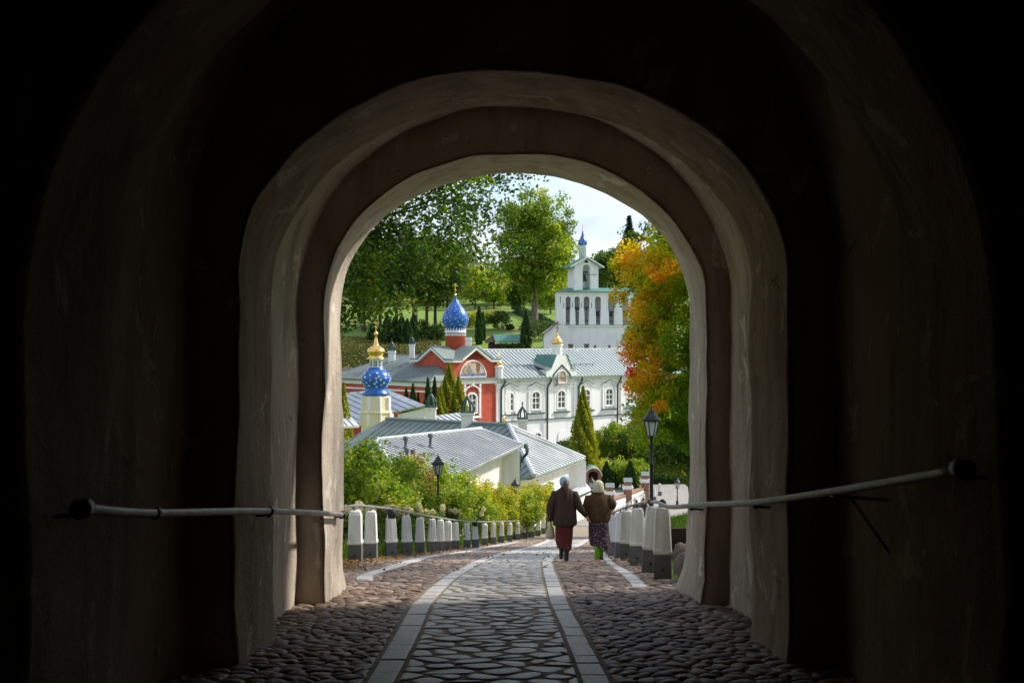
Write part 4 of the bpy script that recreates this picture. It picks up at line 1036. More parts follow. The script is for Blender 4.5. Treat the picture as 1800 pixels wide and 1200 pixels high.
mb.add([(x0,yb-.5,ze),(x1,yb-.5,ze),(x1,yb+5.5,ze),(x0,yb+5.5,ze),(x0+2.2,yb+1.6,zt),(x1-2,yb+1.6,zt),(x1-2,yb+3.4,zt),(x0+2.2,yb+3.4,zt)], [(0,3,2,1),(4,5,6,7),(0,1,5,4),(1,2,6,5),(2,3,7,6),(3,0,4,7)])
mb.build('belfry_roof', M_green_r, bf)
# turret
tx, ty = X5(1026.5), yb+2.3; ang = R(-14)
def TR(x, y, z):
    c, s = math.cos(ang), math.sin(ang); return Vector((tx+x*c+y*s*1 if False else tx+x*c-y*s, ty+x*s+y*c, z))
ang = R(14)
z0, ze2, zp = Z5(508), Z5(465.5), Z5(452.5); hw = 1.82; oh = .58
MB(TR).box(-hw, -oh, -1.7, 1.7, z0-.5, ze2).build('turret_wall', M_white, bf); MB(TR).box(oh, hw, -1.7, 1.7, z0-.5, ze2).build('turret_wall', M_white, bf)
mb = MB(TR); zs = Z5(471)
for k in range(10):
    q0, q1 = math.pi*(1-k/10), math.pi*(1-(k+1)/10)
    pts = [(oh*math.cos(q0), -1.7, zs+oh*math.sin(q0)), (oh*math.cos(q1), -1.7, zs+oh*math.sin(q1))]
    mb.add([pts[0], pts[1], (pts[1][0],-1.7,ze2+.35), (pts[0][0],-1.7,ze2+.35), (pts[0][0],1.7,pts[0][2]), (pts[1][0],1.7,pts[1][2]), (pts[1][0],1.7,ze2+.35), (pts[0][0],1.7,ze2+.35)],
           [(0,1,2,3),(4,7,6,5),(0,4,5,1),(1,5,6,2),(2,6,7,3),(3,7,4,0)])
mb.build('turret_arch', M_white, bf)
for w0, w1 in ((-1.69, -1.2), (1.2, 1.69)):
    mb = MB(TR); mb.add([(-hw,w0,ze2+.003),(-oh,w0,ze2+.003),(-oh,w1,ze2+.003),(-hw,w1,ze2+.003),(0,w0,zp-.1),(0,w1,zp-.1)], [(0,1,4),(3,5,2),(0,4,5,3),(1,2,5,4)])
    mb.add([(hw,w0,ze2+.003),(oh,w0,ze2+.003),(oh,w1,ze2+.003),(hw,w1,ze2+.003),(0,w0+.01,zp-.1),(0,w1-.01,zp-.1)], [(0,4,1),(3,2,5),(0,3,5,4),(1,4,5,2)])
    mb.build('turret_gable', M_white, bf)
for s in (-1, 1):
    q = [(s*(hw+.75), -2.15, ze2-.35), (0, -2.15, zp), (0, 2.15, zp), (s*(hw+.75), 2.15, ze2-.35)]
    rfm = MB(TR); rfm.add(q+[(a, b, c+.16) for a, b, c in q], [(0,3,2,1),(4,5,6,7),(0,1,5,4),(1,2,6,5),(2,3,7,6),(3,0,4,7)]); rf_ = rfm.build('turret_roof', M_green_r, bf)
    b_ = MB(TR); q2 = [(s*(hw+.75), -2.2, ze2-.42), (0, -2.2, zp-.07), (0, -2.2, zp+.17), (s*(hw+.75), -2.2, ze2-.18)]
    b_.add(q2+[(a, -2.152, c) for a, b, c in q2], [(0,1,2,3),(7,6,5,4),(0,4,5,1),(1,5,6,2),(2,6,7,3),(3,7,4,0)]); b_.build('barge_board', M_white, rf_)
tb = TR(0, -.2, 0)
bl = MB().lathe([(.52,0),(.5,.06),(.38,.3),(.32,.7),(.28,1.0),(.15,1.12),(.04,1.2)], (tb.x, tb.y, Z5(493)), 16).build('bell', M_bell, bf, True)
MB(TR).box(-oh, oh, -.35, -.1, Z5(478), Z5(475.5)).build('bell_beam', M_greenm, bf); MB().tube([TR(-.1,-.9,Z5(481)), TR(1.4,-2.4,Z5(482.5))], .05, 5).build('bell_lever', M_bold, bf)
dcx = TR(-.05, .0, 0)
MB().lathe([(.56,zp-.3),(.56,Z5(431)),(.62,Z5(430.5)),(.62,Z5(429.5))], (dcx.x, dcx.y, 0), 20).build('dome_drum', M_white, bf, True)
pr = [(r_, Z5(429.5)+z) for r_, z in [(a*.68/1.0, b) for a, b in [(p[0], p[1]) for p in onion(2.15, 1.0)]]]
pr = [(.46,Z5(429.5)),(.6,Z5(428)),(.69,Z5(425.5)),(.68,Z5(423)),(.55,Z5(419.5)),(.36,Z5(416)),(.22,Z5(412)),(.13,Z5(408)),(.09,Z5(405)),(.07,Z5(402.5))]
bd = MB().lathe(pr, (dcx.x, dcx.y, 0), 24).build('blue_onion_dome', M_blue, bf, True); stars(bd, pr, (dcx.x, dcx.y, 0), 34, .10, 2, pr[1][1], pr[6][1])
cross(bd, (dcx.x, dcx.y, Z5(403)), .9)
# side wing with brown verge
MB().extr([P(956,612,163), P(978.5,612,163), P(978.5,567,163), P(956,584,163)], (0, 6, 0)).build('side_wing', M_white, bf)
MB().extr([P(953,588,162.6), P(981,564.5,162.6), P(981,567.5,162.6), P(953,590,162.6)], (0, 7, 0)).build('side_wing_roof', MAT('brown_boarding', (.30,.22,.13), .8), bf)
for i, u in enumerate((1003, 1031, 1046, 1071)):
    MB().lathe([(.42,0),(.42,.5),(.5,.55),(.5,.75),(.4,.8)] if i < 2 else [(.2,0),(.2,.3),(.3,.36),(.2,.45)], P(u, 614 if i < 2 else 612, 158), 4, ph=R(45)).build('stone_urn', M_boulder, bf)

# timber hut with green roof
ht = thing('timber_hut', 'small dark timber hut with green sheet roof on the hillside', 'hut', P(885,612,166))
q = 166
MB().extr([P(858,618,q), P(858,604,q), P(866,597,q), P(872,606,q), P(872,618,q)], (0, .2, 0)).build('gable_end', M_wood, ht)
MB().box(P(872,0,q).x, P(917,0,q).x, q+.1, q+2.5, -4.5, P(0,604,q).z).build('wall', M_wood, ht)
a_, b_, c_, d_ = P(866,588.5,q+1.5), P(917,588,q+1.5), P(919,600.5,q-.6), P(871,601,q-.6)
MB().extr([a_, b_, c_, d_], (0, 0, .1)).build('roof', M_green_r, ht)
MB().extr([P(866,589.5,q+1.4), P(870.5,601.5,q-.5), P(853,603,q-.2), P(852,600,q+.6)], (0, 0, .1)).build('side_roof', M_wood, ht)
for u in (880, 890, 901, 912): MB().tube([P(u,602,q-.5), P(u,618,q-.5)], .09, 6).build('post', M_wood, ht)

# ------------------------------------------------------------------ brick gate pillars, panels and arch on the square
def pillar(x, y, rz, label):
    z = T(x, y); t = thing('brick_pillar', label, 'pillar', (x, y, z), 'brick pillars on the square')
    w = .27; hh = 1.75
    mb = MB()
    for i in range(12): 
        e_ = .010 if i % 2 else 0
        mb.box(x-w-e_, x+w+e_, y-w-e_, y+w+e_, z-.4 if i == 0 else z+i*hh/12, z+(i+1)*hh/12)
    mb.build('shaft', M_brick, t)
    mb = MB(); mb.box(x-w-.12, x+w+.12, y-w-.12, y+w+.12, z+hh, z+hh+.12); mb.box(x-w-.07, x+w+.07, y-w-.07, y+w+.07, z+hh+.12, z+hh+.24)
    for k in range(4): mb.box(x-w-.08+k*.2, x-w+.0+k*.2, y-w-.11, y-w-.06, z+hh-.08, z+hh)
    mb.build('white_cornice', M_white, t)
    mb = MB(); mb.extr([(x-w, y-w, z+hh+.24), (x-w, y+w, z+hh+.24), (x-w, y+w, z+hh+.5), (x-w, y, z+hh+.72), (x-w, y-w, z+hh+.5)], (2*w, 0, 0)); mb.build('brick_cap', M_brick, t)
    mb = MB(); mb.extr([(x-w-.05, y-w-.08, z+hh+.49), (x-w-.05, y, z+hh+.76), (x-w-.05, y, z+hh+.80), (x-w-.05, y-w-.08, z+hh+.53)], (2*w+.1, 0, 0)); mb.extr([(x-w-.05, y+w+.08, z+hh+.49), (x-w-.05, y, z+hh+.765), (x-w-.05, y, z+hh+.805), (x-w-.05, y+w+.08, z+hh+.53)], (2*w+.1, 0, 0))
    mb.build('tin_ridge', M_greenm if False else M_roof_g, t)
    return x, y, z
pls = [pillar((1072-900)/F*80.5, 80.5, 0, 'brick gate pillar with white cornice next to the brick arch'), pillar((1103.5-900)/F*84, 84, 0, 'brick gate pillar between the two white wall panels'), pillar((1134-900)/F*88, 88, 0, 'brick gate pillar at the end of the white panels behind the tall lamp')]
for i, lab in ((0, 'whitewashed brick wall panel between pillars nearest the brick arch'), (1, 'whitewashed brick wall panel between pillars nearest the tall lamp')):
    a, b = Vector(pls[i]), Vector(pls[i+1]); t = thing('wall_panel', lab, 'wall', (a+b)/2)
    d = (b-a); d.z = 0; L = d.length; d.normalize(); nn = Vector((d.y, -d.x, 0))
    p = a+d*.29+Vector((0,0,-.3)); q_ = b-d*.29+Vector((0,0,-.3))
    MB().extr([p, q_, q_+Vector((0,0,1.55)), p+Vector((0,0,1.55))], nn*-.3).build('wall_core', M_mortar, t)
    proto = None; LL = (q_-p).length; nb_ = int(LL/.30)
    for r_ in range(9):
        for k in range(nb_):
            c = p+(q_-p).normalized()*((k+.5+(.25 if r_ % 2 else -.0))*.30) + Vector((0,0,.32+r_*.135))
            if (c-p).length > LL+.15: continue
            if proto is None:
                bm = MB(); e0 = d*.138; u0 = Vector((0,0,.055)); bm.extr([c-e0-u0+nn*.002, c+e0-u0+nn*.002, c+e0+u0+nn*.002, c-e0+u0+nn*.002], nn*.03); proto = bm.build('brick', M_white, t); pc = c.copy()
            else:
                o = proto.copy(); COL.objects.link(o); o.location = Vector(proto.location) + (c-pc) + nn*random.uniform(-.006, .012)
    MB().extr([p+Vector((0,0,1.55))+nn*.08, q_+Vector((0,0,1.55))+nn*.08, q_+Vector((0,0,1.65))+nn*.08, p+Vector((0,0,1.65))+nn*.08], nn*-.46).build('coping', M_brick, t)
ax, ay = (1043-900)/F*89, 89.0; az = P(0,836,89).z
ba = thing('brick_arch', 'round brick arch gate with half-round tin roof beside the long white range', 'arch', (ax, ay, T(ax, ay)))
rr = .62
MB().extr([(ax+rr*math.cos(q), ay, az+rr*math.sin(q)*.95) for q in [math.pi*i/14 for i in range(15)]] + [(ax-rr, ay, -13), (ax-rr*.62, ay, -13)] + [(ax+rr*.62*math.cos(q), ay, az+rr*.58*math.sin(q)) for q in [math.pi*(1-i/14) for i in range(15)]] + [(ax+rr*.62, ay, -13), (ax+rr, ay, -13)], (0, 1.6, 0)).build('arch_body', M_brick, ba)
for k in range(15):
    q0, q1 = math.pi*(k+.06)/15, math.pi*(k+.94)/15
    MB().extr([(ax+r_*math.cos(q), ay-.05, az+r_*math.sin(q)*.95) for r_, q in ((rr*.68,q0),(rr*.68,q1),(rr*1.0,q1),(rr*1.0,q0))], (0, .048, 0)).build('voussoir', M_brick, ba)
MB().extr([(ax+rr*1.10*math.cos(q), ay-.15, az+rr*1.08*math.sin(q)) for q in [math.pi*i/14 for i in range(15)]] + [(ax+rr*1.02*math.cos(q), ay-.15, az+rr*1.0*math.sin(q)) for q in [math.pi*(1-i/14) for i in range(15)]], (0, 1.9, 0)).build('tin_roof', M_green_r, ba)
MB().extr([(ax+rr*1.12*math.cos(q), ay-.19, az+rr*1.10*math.sin(q)) for q in [math.pi*i/14 for i in range(15)]] + [(ax+rr*1.0*math.cos(q), ay-.19, az+rr*.97*math.sin(q)) for q in [math.pi*(1-i/14) for i in range(15)]], (0, .14, 0)).build('cream_moulding', M_offwhite, ba)
MB().box(ax-rr*.62, ax+rr*.62, ay+.9, ay+1.0, -13, az+rr*.57).build('plank_door', M_wood, ba)

# ------------------------------------------------------------------ vegetation
def leaves(name, C, size, mat, parent, tint, up=.35, asp=.62, sj=.3, rg=None):
    rg = rg or np.random.default_rng(1)
    C = np.asarray(C); n = len(C)
    nr = rg.normal(size=(n, 3)); nr[:, 2] = np.abs(nr[:, 2])*(1+up)+up*.5; nr /= np.linalg.norm(nr, axis=1)[:, None]
    t = rg.normal(size=(n, 3)); t -= nr*(t*nr).sum(1)[:, None]; t /= np.linalg.norm(t, axis=1)[:, None]
    b = np.cross(nr, t); s = size*(1+rg.uniform(-sj, sj, n))[:, None]
    v = np.stack([C-t*s*.5, C+b*s*asp*.5+nr*s*.12-t*s*.05, C+t*s*.5, C-b*s*asp*.5+nr*s*.12-t*s*.05], 1).reshape(-1, 3)
    k = np.arange(n)*4
    f = np.concatenate([np.stack([k, k+1, k+2], 1), np.stack([k, k+2, k+3], 1)])
    return raw(name, v, f, mat, parent, tint=np.repeat(np.clip(tint, 0, 1), 4))
def tree(name, label, cat, base, top, crown, mat, leaf, nclump, per, cr, trunk_r, seed, tfun=None, tmean=.4, tsd=.2, group=None, bark=None, limbs=12, gaps=.0, shell=.4, lean=(0, 0), flat=.8, limbr=.33, boxy=False):
    rg = np.random.default_rng(seed); bark = bark or M_bark
    base = Vector(base); t = thing(name, label, cat, base, group)
    cx, cy, cz, rx, ry, rz = crown
    d = rg.normal(size=(nclump*2, 3)); d /= np.linalg.norm(d, axis=1)[:, None]
    if boxy: d = d/((np.abs(d)**4).sum(1)**.25)[:, None]
    rad = shell + (1-shell)*rg.uniform(0, 1, len(d))**.6
    wob = np.array([1+.28*noise.noise(Vector(x)*1.7+Vector((seed, 0, 0))) for x in d])
    c = np.array([cx, cy, cz]) + d*(rad*wob)[:, None]*np.array([rx, ry, rz])
    if gaps:
        keep = np.array([noise.noise(Vector(x)*(1.6/max(rx, 1))+Vector((seed*3, 1, 5))) for x in c]) > gaps-.5
        c = c[keep]
    c = c[:nclump]
    ctint = rg.normal(tmean, tsd*.75, len(c))
    if tfun is not None: ctint += np.array([tfun(x) for x in c])
    tr_top = Vector((cx+lean[0], cy+lean[1], cz+rz*.55))
    pts = [base-Vector((0, 0, .3)), base]; 
    for k in range(1, 7):
        f = k/6; p = base.lerp(tr_top, f) + Vector((noise.noise(Vector((seed, f*3, 0))), noise.noise(Vector((seed, 7, f*3))), 0))*trunk_r*1.3*f
        pts.append(p)
    rads = [trunk_r*1.25, trunk_r*1.1] + [trunk_r*(1-.86*k/6)+.01 for k in range(1, 7)]
    mb = MB(); mb.tube(pts, rads, 9)
    pick = rg.choice(len(c), min(limbs, len(c)), replace=False)
    for i in pick:
        e = Vector(c[i]); h0 = max(cz-rz*.9, base.z + (tr_top.z-base.z)*.25); zz_ = min(max(h0, e.z-(e-Vector((cx, cy, e.z))).length*.7), tr_top.z)
        f = (zz_-base.z)/(tr_top.z-base.z); p0 = base.lerp(tr_top, f); q = f*6+1; lo_ = int(min(q, 6)); p0 = pts[lo_].lerp(pts[min(lo_+1, 7)], q-lo_)
        r0 = rads[min(lo_, 7)]*limbr/.5*.62
        m_ = p0.lerp(e, .5) + Vector((0, 0, (e-p0).length*.08)) + Vector(nz(e, 1.3, .06))*(e-p0).length
        mb.tube([p0, p0.lerp(m_, .5), m_, m_.lerp(e, .55), e], [r0, r0*.75, r0*.5, r0*.3, r0*.12+.004], 6)
    mb.build('trunk', bark, t, True)
    g = rg.normal(size=(len(c), per, 3)); g /= np.linalg.norm(g, axis=2)[:, :, None]; g *= rg.uniform(0, 1, (len(c), per, 1))**.42
    L = (c[:, None, :] + g*np.array([cr, cr, cr*flat])[None, None, :]*1.55*rg.uniform(.55, 1.2, (len(c), 1, 1))).reshape(-1, 3)
    ti = np.repeat(ctint, per) + rg.normal(0, tsd*.6, len(L))
    leaves('crown', L, leaf, mat, t, ti, rg=rg)
    return t
def thuja(name, label, base, h, r, mat, n, seed, leaf=.16, group=None, point=1.0, tm=.5):
    rg = np.random.default_rng(seed); base = Vector(base); t = thing(name, label, 'thuja', base, group)
    MB().tube([base-Vector((0,0,.3)), base+Vector((0,0,h*.5))], [r*.12, r*.06], 7).build('trunk', M_bark, t)
    f = rg.uniform(0, 1, n)**1.25*.985+.01
    a = rg.uniform(0, 2*math.pi, n)
    pf = np.where(f < .14, .72+2*f, (1-((f-.14)/.86)**(1.35*point)))
    ph = rg.uniform(0, 6)
    lump = 1+.13*np.sin(a*5+ph+f*h*2.2)+.10*np.sin(a*9+f*h*5)+rg.normal(0, .10, n)
    rr_ = r*pf*lump*(rg.uniform(.55, 1, n)**.35)
    C = np.stack([base.x+rr_*np.cos(a), base.y+rr_*np.sin(a), base.z+.08*h*0+f*h], 1)
    ti = tm + .22*np.sin(a*5+ph+f*h*2.2) + rg.normal(0, .16, n)
    # upright sprays
    s = leaf*(1+rg.uniform(-.35, .35, n))[:, None]
    tv = np.stack([np.cos(a)*.45+rg.normal(0,.25,n), np.sin(a)*.45+rg.normal(0,.25,n), np.full(n, .9)], 1); tv /= np.linalg.norm(tv, axis=1)[:, None]
    rn = rg.normal(size=(n, 3)); b = np.cross(tv, rn); b /= np.linalg.norm(b, axis=1)[:, None]
    v = np.stack([C-tv*s*.5, C+b*s*.28, C+tv*s*.6, C-b*s*.28], 1).reshape(-1, 3); k = np.arange(n)*4
    fc = np.concatenate([np.stack([k, k+1, k+2], 1), np.stack([k, k+2, k+3], 1)])
    raw('foliage', v, fc, mat, t, tint=np.repeat(np.clip(ti, 0, 1), 4)); return t
def fir(name, label, base, h, r, seed, group=None):
    rg = np.random.default_rng(seed); base = Vector(base); t = thing(name, label, 'tree', base, group)
    MB().tube([base, base+Vector((0,0,h))], [r*.07, .02], 7).build('trunk', M_bark, t)
    C = []
    z = h*.12
    while z < h:
        f = 1-z/h; nb = 9
        for k in range(nb):
            a = rg.uniform(0, 6.28); L = r*f*rg.uniform(.75, 1.1)
            s = rg.uniform(.1, 1, 34)
            C.append(np.stack([base.x+np.cos(a)*L*s+rg.normal(0,.12,34), base.y+np.sin(a)*L*s+rg.normal(0,.12,34), base.z+z-.35*L*s+.12*L*s*s+rg.normal(0,.06,34)], 1))
        z += h*.022
    C = np.concatenate(C); leaves('crown', C, .55, L_fir, t, rg.uniform(0, 1, len(C)), up=.6, asp=.35, rg=rg)
    return t
def at(u, d): x = (u-900)/F*d; return Vector((x, d, T(x, d)))
def ct_(u, v, d): return ((u-900)/F*d, d, (600-v)/F*d)

# dark leafy tree whose boughs hang beside the gateway
tree('maple_tree', 'dark leafy maple with boughs hanging in front of the sky beside the gateway', 'tree', (-10.5, 30, T(-10.5, 30)), 0,
     (-7.0, 29, 4.6, 7.3, 4.8, 4.9), L_green, .125, 900, 130, .52, .38, 11, tmean=.26, tsd=.28, limbs=90, gaps=.06, shell=.2, limbr=.22)
# autumn maple behind the lawn bank
def autumn(c):
    x, y, z = c; v = 0
    lf = max(0, (6.6-x)/3.0)
    v += .26*lf + .22*noise.noise(Vector(c)*1.1+Vector((5, 2, 1)))
    if z < -.2: v += (.55*max(0, lf-.45) if z > -2.6 else -.12)
    if x > 6.8: v -= .12
    if z > .8 and x < 6.2: v += .10
    if -2.2 < z < .1 and x < 5.6: v += .30*max(0, .35+noise.noise(Vector(c)*1.5)*1.6)
    return v + .22*noise.noise(Vector(c)*.55)
tree('maple_tree', 'autumn maple with orange and red leaf tips behind the lawn bank', 'tree', (8.6, 46, T(8.6, 46)), 0,
     (8.25, 46, .7, 3.75, 3.2, 4.8), L_aut, .14, 760, 170, .40, .3, 21, tfun=autumn, boxy=True, tmean=.20, tsd=.14, limbs=30, shell=.45)
tree('maple_tree', 'slender maple added on the bank to break the sun on the road', 'tree', (15.5, 23, T(15.5, 23)), 0, (15.3, 23, 9.6, 4.6, 4.8, 4.6), L_green, .2, 170, 80, .62, .3, 31, tmean=.4, limbs=16)  # out of view; sparse crown added to soften the sun edge on the road
tree('maple_tree', 'broad green maple added higher on the bank to hold back the sun', 'tree', (14.5, 33, T(14.5, 33)), 0, (14, 33, 6.5, 5.2, 5.5, 6.5), L_green, .26, 240, 85, .75, .35, 32, tmean=.4, limbs=20)  # unseen tree added to block sun from the road and archway
tree('alder_tree', 'dark green tree low on the slope under the autumn maple', 'tree', (10.6, 66, T(10.6, 66)), 0, (9.9, 66, -5.2, 2.4, 2.4, 3.1), L_mid, .24, 120, 80, .5, .2, 33, tmean=.35)
# large lime tree on the hill
b_ = at(939, 190)
tree('lime_tree', 'very large round-crowned lime tree with thick trunk on the hillside lawn', 'tree', b_, 0, (*ct_(944, 430, 190), 6.7, 6.0, 9.6), L_lime, .46, 430, 75, 1.0, .68, 41, tmean=.45, tsd=.26, bark=M_bark_l, limbs=40, gaps=.16, shell=.3, limbr=.36)
# grove with visible trunks
for i, (u, d, h, r) in enumerate(((640,184,14,4.5),(668,188,15,4.5),(697,186,16,4),(729,190,17,4.6),(750,184,14,3.4),(765,186,14,3.6),(786,200,15,4))):
    b_ = at(u, d)
    tree('grove_tree', ['slender tree at the outer end of the hillside grove', 'bushy grove tree behind the clipped thuja hedge', 'grove tree with bare lower trunk beside the clipped thuja hedge', 'thickest-trunked tree of the hillside grove', 'thin-trunked grove tree beside the thick trunk', 'thin-trunked grove tree standing above the starry blue dome', 'grove tree farther up the lawn behind the starry blue dome'][i], 'tree', b_, 0,
         (b_.x, b_.y, b_.z+h*.66, r, r, h*.36), L_mid, .46, 110, 60, .95, .30 if i != 3 else .55, 50+i, tmean=.42, tsd=.28, group='trees of the hillside grove', limbs=8)
# fruit trees and the wood along the crest
for i, (u, d, h, r, m) in enumerate(((868,255,9,4,L_lime),(900,262,9,4.2,L_lime),(968,235,8,3.6,L_lime),(915,240,7.5,3.2,L_mid),(835,250,10,4.4,L_lime),(800,262,11,4.6,L_mid),(985,262,10,4,L_lime))):
    b_ = at(u, d)
    tree('fruit_tree', ['pale green orchard tree between lawn and wood', 'light green orchard tree behind the big lime trunk', 'orchard tree with thin trunk beside the belfry', 'low orchard tree before the dark diagonal hedge', 'yellowish orchard tree above the column thujas', 'orchard tree above the starry blue dome', 'orchard tree half behind the belfry turret'][i], 'tree', b_, 0,
         (b_.x, b_.y, b_.z+h*.58, r, r, h*.40), m, .5, 90, 55, .85, .16, 70+i, tmean=.55, tsd=.25, group='orchard trees on the hill', limbs=6)
wd = []
rg = np.random.default_rng(77); tw = []
for k in range(46):
    u = 520+k*15+rg.uniform(-8, 8); d = rg.uniform(285, 340); b_ = at(u, d); h = rg.uniform(11, 17) if u < 890 or u > 1050 else rg.uniform(8, 11.5)
    n = 420; v_ = rg.normal(size=(n, 3)); v_ /= np.linalg.norm(v_, axis=1)[:, None]; rr_ = rg.uniform(.45, 1, (n, 1))**.5
    wd.append(np.array([b_.x, b_.y, b_.z+h*.52]) + v_*rr_*np.array([4.5, 4.5, h*.5])*(1+.2*np.sin(v_[:, :1]*6+k))); tw.append(np.clip(rg.normal(.4+rg.uniform(-.2, .25), .2, n), 0, 1))
wdo = leaves('far_wood', np.concatenate(wd), 1.15, L_mid, None, np.concatenate(tw), rg=rg); setp(wdo, 'distant wood closing off the crest of the hill', 'wood', kind='stuff')
fir('fir_tree', 'dark fir tree rising behind the autumn maple and belfry', at(1106, 215), 20, 5.6, 5)
tree('grove_tree', 'round green tree directly behind the belfry turret gable', 'tree', at(1062, 205), 0, (*ct_(1066, 488, 205), 4.2, 4, 5), L_mid, .5, 110, 60, .9, .25, 91, tmean=.5, limbs=6)
tree('grove_tree', 'tall green tree behind the maple and the belfry wall', 'tree', at(1120, 215), 0, (*ct_(1120, 470, 215), 5.5, 5, 8), L_mid, .55, 110, 60, 1.0, .25, 92, tmean=.45, limbs=6)
# clipped columns on the hillside
for i, (u, d, tv, r) in enumerate(((842,172,538,.55),(848.5,176,548,.4),(924,165,546,.75),(681,172,552,1.0),(694,172,556,.9),(706,172,553,1.0),(716,171,560,.9),(725,173,556,.8),(658,174,562,1.0))):
    b_ = at(u, d); 
    thuja('thuja', ['tall narrow thuja column beside the starry blue dome', 'thinner thuja column just behind the tall one', 'pointed thuja column beside the green-roofed hut', 'broad thuja starting the clipped hillside row', 'second thuja of the clipped hillside row', 'third thuja of the clipped hillside row', 'fourth thuja of the clipped hillside row', 'thuja closing the clipped row by the grove trunks', 'lone thuja before the grove beside the clipped row'][i], b_, max(2.5, (600-tv)/F*d-b_.z), r, L_thuja, 2600, 100+i, .26, 'thujas on the hillside', 2.2 if i < 2 else 1.5)
for i, (u, v, d, r, m, nm, lab) in enumerate(((885,556,214,1.1,L_thuja,'small_conifer','small dark conifer alone on the hillside lawn'),(875,578,192,1.9,L_mid,'low_shrub','dark spreading shrub on the lawn above the hut'),(860,560,205,1.3,L_yel,'yellow_shrub','yellow autumn shrub on the hillside lawn'),(896,580,190,.6,L_mid,'low_shrub','tiny round shrub beside the dark spreading shrub'),
        (940,600,176,2.3,L_mid,'low_shrub','rough shrub at the foot of the big lime trunk'),(914,616,164,1.0,L_mid,'low_shrub','grey-green shrub in front of the hut wall'),(893,616,164,.9,L_mid,'low_shrub','bushy plant before the hut posts'),(835,575,196,1.6,L_yel,'yellow_shrub','golden shrub beside the thuja column'),(770,592,176,1.7,L_mid,'low_shrub','dark hedge shrub under the grove'),(738,592,178,1.8,L_mid,'low_shrub','dark low shrub between grove trunks'))):
    b_ = at(u, d)
    tree(nm, lab, 'shrub', b_, 0, (b_.x, b_.y, b_.z+r*.75, r, r, r*.8), m, .3, 40, 45, r*.28, .06, 120+i, tmean=.45 if m is not L_mid else .25, limbs=4)
# dark diagonal hedge
hd = thing('clipped_hedge', 'dark clipped hedge running diagonally down behind the big lime trunk', 'hedge', at(950, 200)); rg = np.random.default_rng(5); C = []
for k in range(5200):
    f = rg.uniform(0, 1); u = 905+f*72; d = 238-f*58; b_ = at(u, d); C.append((b_.x+rg.uniform(-.6,.6), b_.y+rg.uniform(-.6,.6), b_.z+rg.uniform(0, 1.7)))
leaves('foliage', C, .34, L_thuja, hd, rg.uniform(0, .7, len(C)), rg=rg)
# thujas and golden cypresses between the buildings
for i, (u, tv, d, r, m, lab, pt) in enumerate(((714,682,110,.85,L_thuja,'dark green thuja with blunt tip between the roofs',1.2),(726,674,110,.95,L_thuja,'dark green pointed thuja beside the blunt one between the roofs',1.1),(735,690,112,.55,L_thuja,'slim thuja beside the pointed one before the red wing',1.1),
        (752,663,112,.75,L_thuja,'dark thuja touching the golden cypress before the red wing',1.2),(764,662,113,.8,L_thuja,'dark thuja tucked behind the golden cypress',1.2),(790,638,109,1.9,L_thujay,'tallest golden cypress before the red gable',1.15),(806,662,107,1.45,L_thujay,'shorter golden cypress before the red wall window',1.2),(774,680,106,1.2,L_thujay,'yellow leafy cypress at the edge of the tall golden one',1.1),(604,672,96,1.0,L_thujay,'golden conifer beside the cream cupola tower',1.1),
        (1025,678,101,1.28,L_thujay,'tall golden cone-shaped thuja before the long white wing',1.1),(1066,812,97,.5,L_thuja,'small pointed thuja behind the brick arch',1.2),(1078,815,98,.4,L_thuja,'thin small thuja beside the brick arch',1.2),(1108,810,96,.55,L_thuja,'small pointed thuja behind the middle brick pillar',1.2))):
    b_ = at(u, d); h = (600-tv)/F*d-b_.z
    thuja('thuja', lab, b_, h, r, m, 14000 if r > 1 else 4500, 140+i, .20 if d < 105 and h > 5 else .22, None, pt, .5)
# garden trees and shrubs behind the square
for i, (u, d, tv, r, m, lab) in enumerate(((1080,109,745,1.9,L_lime,'garden apple tree next to the golden cone thuja'),(1116,105,752,2.3,L_green,'spreading apple tree with leaning trunk in the garden'),(1152,110,742,2.4,L_lime,'apple tree behind the tall lamp post in the garden'),(1190,104,758,2.2,L_mid,'gnarled apple tree with reddish bough stumps'),(1216,110,735,2.8,L_lime,'apple tree at the far side of the garden'),(1050,114,768,1.4,L_mid,'small grey-leaved tree by the white wing wall'))):
    b_ = at(u, d); h = (600-tv)/F*d-b_.z
    tree('apple_tree', lab, 'tree', b_, 0, (b_.x, b_.y, b_.z+h*.66, r, r, h*.36), m, .22, 120, 70, .42, .15, 160+i, tmean=.5, tsd=.26, group='apple trees in the garden', limbs=10, gaps=.12, shell=.3, lean=(.5 if i % 2 else -.4, 0))
for i, (u, d, h, r, m, lab) in enumerate(((1060,99,2.2,1.1,L_yel,'yellow-green shrub behind the brick arch'),(1092,98,2.3,1.2,L_lime,'lime shrub between the small thujas'),(1122,97,2.4,1.2,L_lime,'leafy lime shrub behind the last brick pillar'),(1160,103,2.6,1.4,L_lime,'light green shrub on the garden edge past the tall lamp'),(1182,102,2.0,1.2,L_yel,'yellowing shrub under the gnarled apple tree'),(1203,103,2.4,1.3,L_lime,'bright shrub beside the lone lamp on the square'),
        (1076,121,3.4,1.0,L_mid,'round green shrub against the white wing'),(1073,119,2.3,.9,L_pink,'burgundy shrub against the white wing'),(1046,116,2.6,1.2,L_lime,'leafy shrub left standing by the golden cone thuja foot'),(993,112,3.2,.9,L_mid,'round shrub before the white wing basement'),(1008,106,2.4,1.0,L_lime,'lime shrub at the foot of the golden cone thuja'),(1140,114,3.0,1.5,L_mid,'dark shrub behind the apple trees'))):
    b_ = at(u, d)
    tree('garden_shrub', lab, 'shrub', b_, 0, (b_.x, b_.y, b_.z+h*.55, r, r, h*.45), m, .17, 60, 60, r*.3, .05, 180+i, tmean=.45, tsd=.25, group='shrubs of the lower garden', limbs=5)
